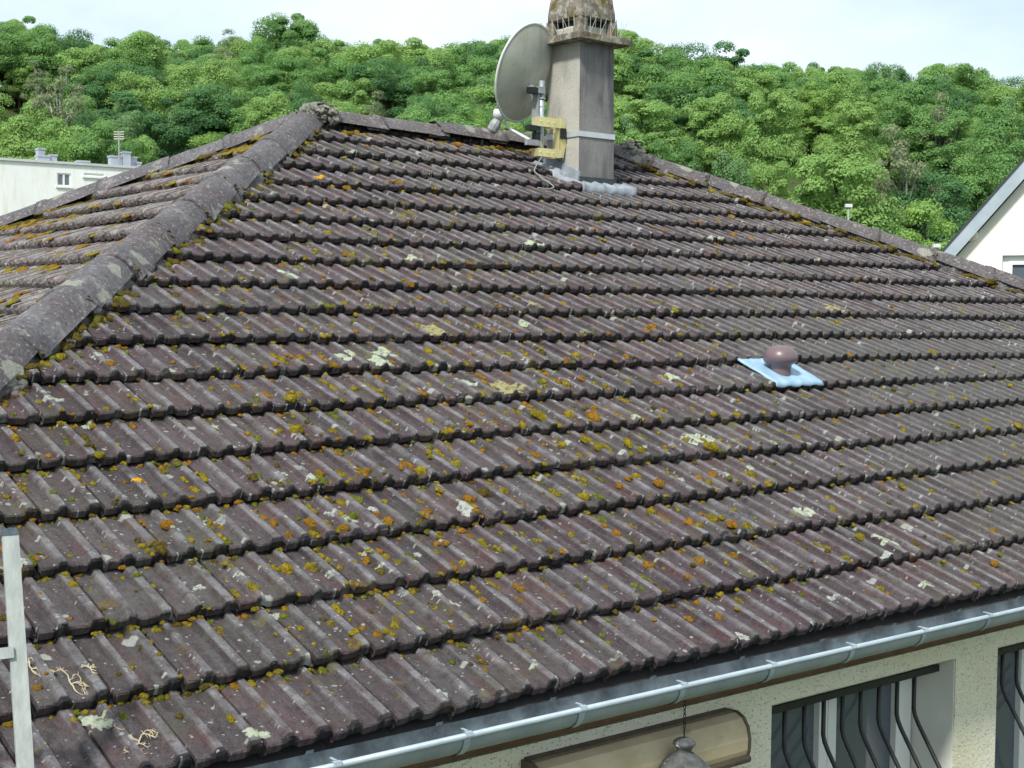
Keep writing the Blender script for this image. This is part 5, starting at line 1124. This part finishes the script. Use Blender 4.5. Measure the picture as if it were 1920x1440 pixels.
taken = []
for n_, (u, vt, wpx, D, kind, lab) in enumerate(FEAT):
    T = hfwd(u, vt, D); zg_ = float(ground(T[0], T[1])); Hn, wn2 = EXT[kind]
    best = None
    for Dq in np.arange(104, 292, 2.0):
        T = hfwd(u, vt, Dq); zg_ = float(ground(T[0], T[1])); sw = wpx / F * Dq / wn2; asp = (T[2] - zg_) / Hn / sw
        if asp <= 0: continue
        sc2 = abs(math.log(asp / 1.08)) + .0006 * abs(Dq - D)
        if best is None or sc2 < best[0]: best = (sc2, Dq, T, zg_, sw, asp)
    _, D, T, zg_, sw, asp = best
    put_tree(T[0], T[1], zg_, sw, sw * asp, kind, rt, lab, None); taken.append((u, vt, wpx, D))
# the wood on the hillside
allt = []
def where(u, v):
    z_ = 'behind the apartment block' if u < 290 else 'behind the left hip' if u < 560 else 'behind the roof apex' if u < 760 else 'left of the dish' if u < 960 else 'behind the chimney' if u < 1230 else 'above the upper right hip' if u < 1480 else 'above the lower right hip' if u < 1720 else 'above the gabled house'
    return ('at the skyline ' if v < 150 else 'midway up the hill ' if v < 235 else 'low on the hill ') + z_
KL = {0: 'dark green broadleaf tree in the wood on the hillside', 1: 'mid green broadleaf tree in the wood on the hillside', 2: 'light green broadleaf tree in the wood on the hillside', 3: 'yellow-green tree in the wood on the hillside', 4: 'pale slender tree in the wood on the hillside', 5: 'sparse greyish tree in the wood on the hillside'}
d_ = 116.0
while d_ < 300:
    half = d_ * .62; r = -half
    while r < half:
        dd = d_ + rt.uniform(-3.2, 3.2); r2 = r + rt.uniform(-2.6, 2.6); x = CAM[0] + HD[0] * dd + RT[0] * r2; y = CAM[1] + HD[1] * dd + RT[1] * r2; zg_ = float(ground(x, y))
        kn = .5 + .5 * math.sin(r2 * .06 + dd * .045) * math.sin(dd * .05 + 2); q_ = rt.rand() * .75 + kn * .25
        kind = 0 if q_ < .30 else 1 if q_ < .62 else 2 if q_ < .84 else 4 if q_ < .89 else 5 if q_ < .93 else 3
        sw = rt.uniform(.78, 1.34); sh = sw ** .6 * rt.uniform(.84, 1.08)
        if dd > 250: sw = rt.uniform(.85, 1.15); sh = rt.uniform(.84, .96)
        u, v, dep = proj((x, y, zg_ + 14.6 * sh)); wpx = 10 * sw / dd * F
        hide = any(abs(u - a_) < (wpx * .5 + w_ * .35) and dd < D - 2 and v < vt + w_ * .9 for a_, vt, w_, D in taken)
        if not hide: allt.append((u, v, wpx, dd, x, y, zg_, sw, sh, kind))
        r += rt.uniform(6.2, 9.0)
    d_ += 6.8
inview = [t for t in allt if -60 < t[0] < 1980 and t[1] < 640]
inview.sort(key=lambda t: -t[2]); near = inview[:300 - len(FEAT)]; nid = set(id(t) for t in near); far = [t for t in allt if id(t) not in nid]
for (u, v, wpx, dd, x, y, zg_, sw, sh, kind) in near: put_tree(x, y, zg_, sw, sh, kind, rt, KL[kind].replace('in the wood on the hillside', where(u, v)), 'trees of the hillside wood')
# the rest of the wood as one mass of instanced crowns
PC = bpy.data.collections.new('wood_sources')
for k_, cm, tm in PROTO[:13]:
    o = bpy.data.objects.new('wood_crown', cm); PC.objects.link(o)
pv = np.array([(t[4], t[5], t[6]) for t in far]); pm_ = bpy.data.meshes.new('far_wood'); pm_.vertices.add(len(pv)); pm_.vertices.foreach_set('co', pv.astype(np.float32).ravel())
for nm_, tp_, dat in (('sc', 'FLOAT_VECTOR', [c_ for t in far for c_ in (t[7], t[7], t[8])]), ('rt', 'FLOAT_VECTOR', [c_ for t in far for c_ in (0, 0, (t[4] * 13.7) % 6.28)])):
    at = pm_.attributes.new(nm_, tp_, 'POINT'); at.data.foreach_set('vector', dat)
at = pm_.attributes.new('ix', 'INT', 'POINT'); at.data.foreach_set('value', [int(abs(t[4] * 7.3 + t[5] * 3.1)) % 10 for t in far])
pm_.update(); wood = link('far_wood', pm_, None, None, 'continuous wood covering the upper hillside', 'wood', None, 'stuff')
ng = bpy.data.node_groups.new('scatter', 'GeometryNodeTree'); ng.interface.new_socket('Geometry', in_out='INPUT', socket_type='NodeSocketGeometry'); ng.interface.new_socket('Geometry', in_out='OUTPUT', socket_type='NodeSocketGeometry')
gi = ng.nodes.new('NodeGroupInput'); go = ng.nodes.new('NodeGroupOutput'); ip = ng.nodes.new('GeometryNodeInstanceOnPoints'); ci = ng.nodes.new('GeometryNodeCollectionInfo'); ci.inputs[0].default_value = PC; ci.inputs['Separate Children'].default_value = True
def na(nm_, tp_): q_ = ng.nodes.new('GeometryNodeInputNamedAttribute'); q_.data_type = tp_; q_.inputs[0].default_value = nm_; return q_.outputs[0]
ng.links.new(gi.outputs[0], ip.inputs['Points']); ng.links.new(ci.outputs[0], ip.inputs['Instance']); ip.inputs['Pick Instance'].default_value = True
ng.links.new(na('ix', 'INT'), ip.inputs['Instance Index']); ng.links.new(na('sc', 'FLOAT_VECTOR'), ip.inputs['Scale'])
e2r = ng.nodes.new('FunctionNodeEulerToRotation'); ng.links.new(na('rt', 'FLOAT_VECTOR'), e2r.inputs[0]); ng.links.new(e2r.outputs[0], ip.inputs['Rotation']); ng.links.new(ip.outputs[0], go.inputs[0])
md = wood.modifiers.new('scatter', 'NODES'); md.node_group = ng
print('trees', len(near), len(far), 'tiles', ntile, 'moss', placed)
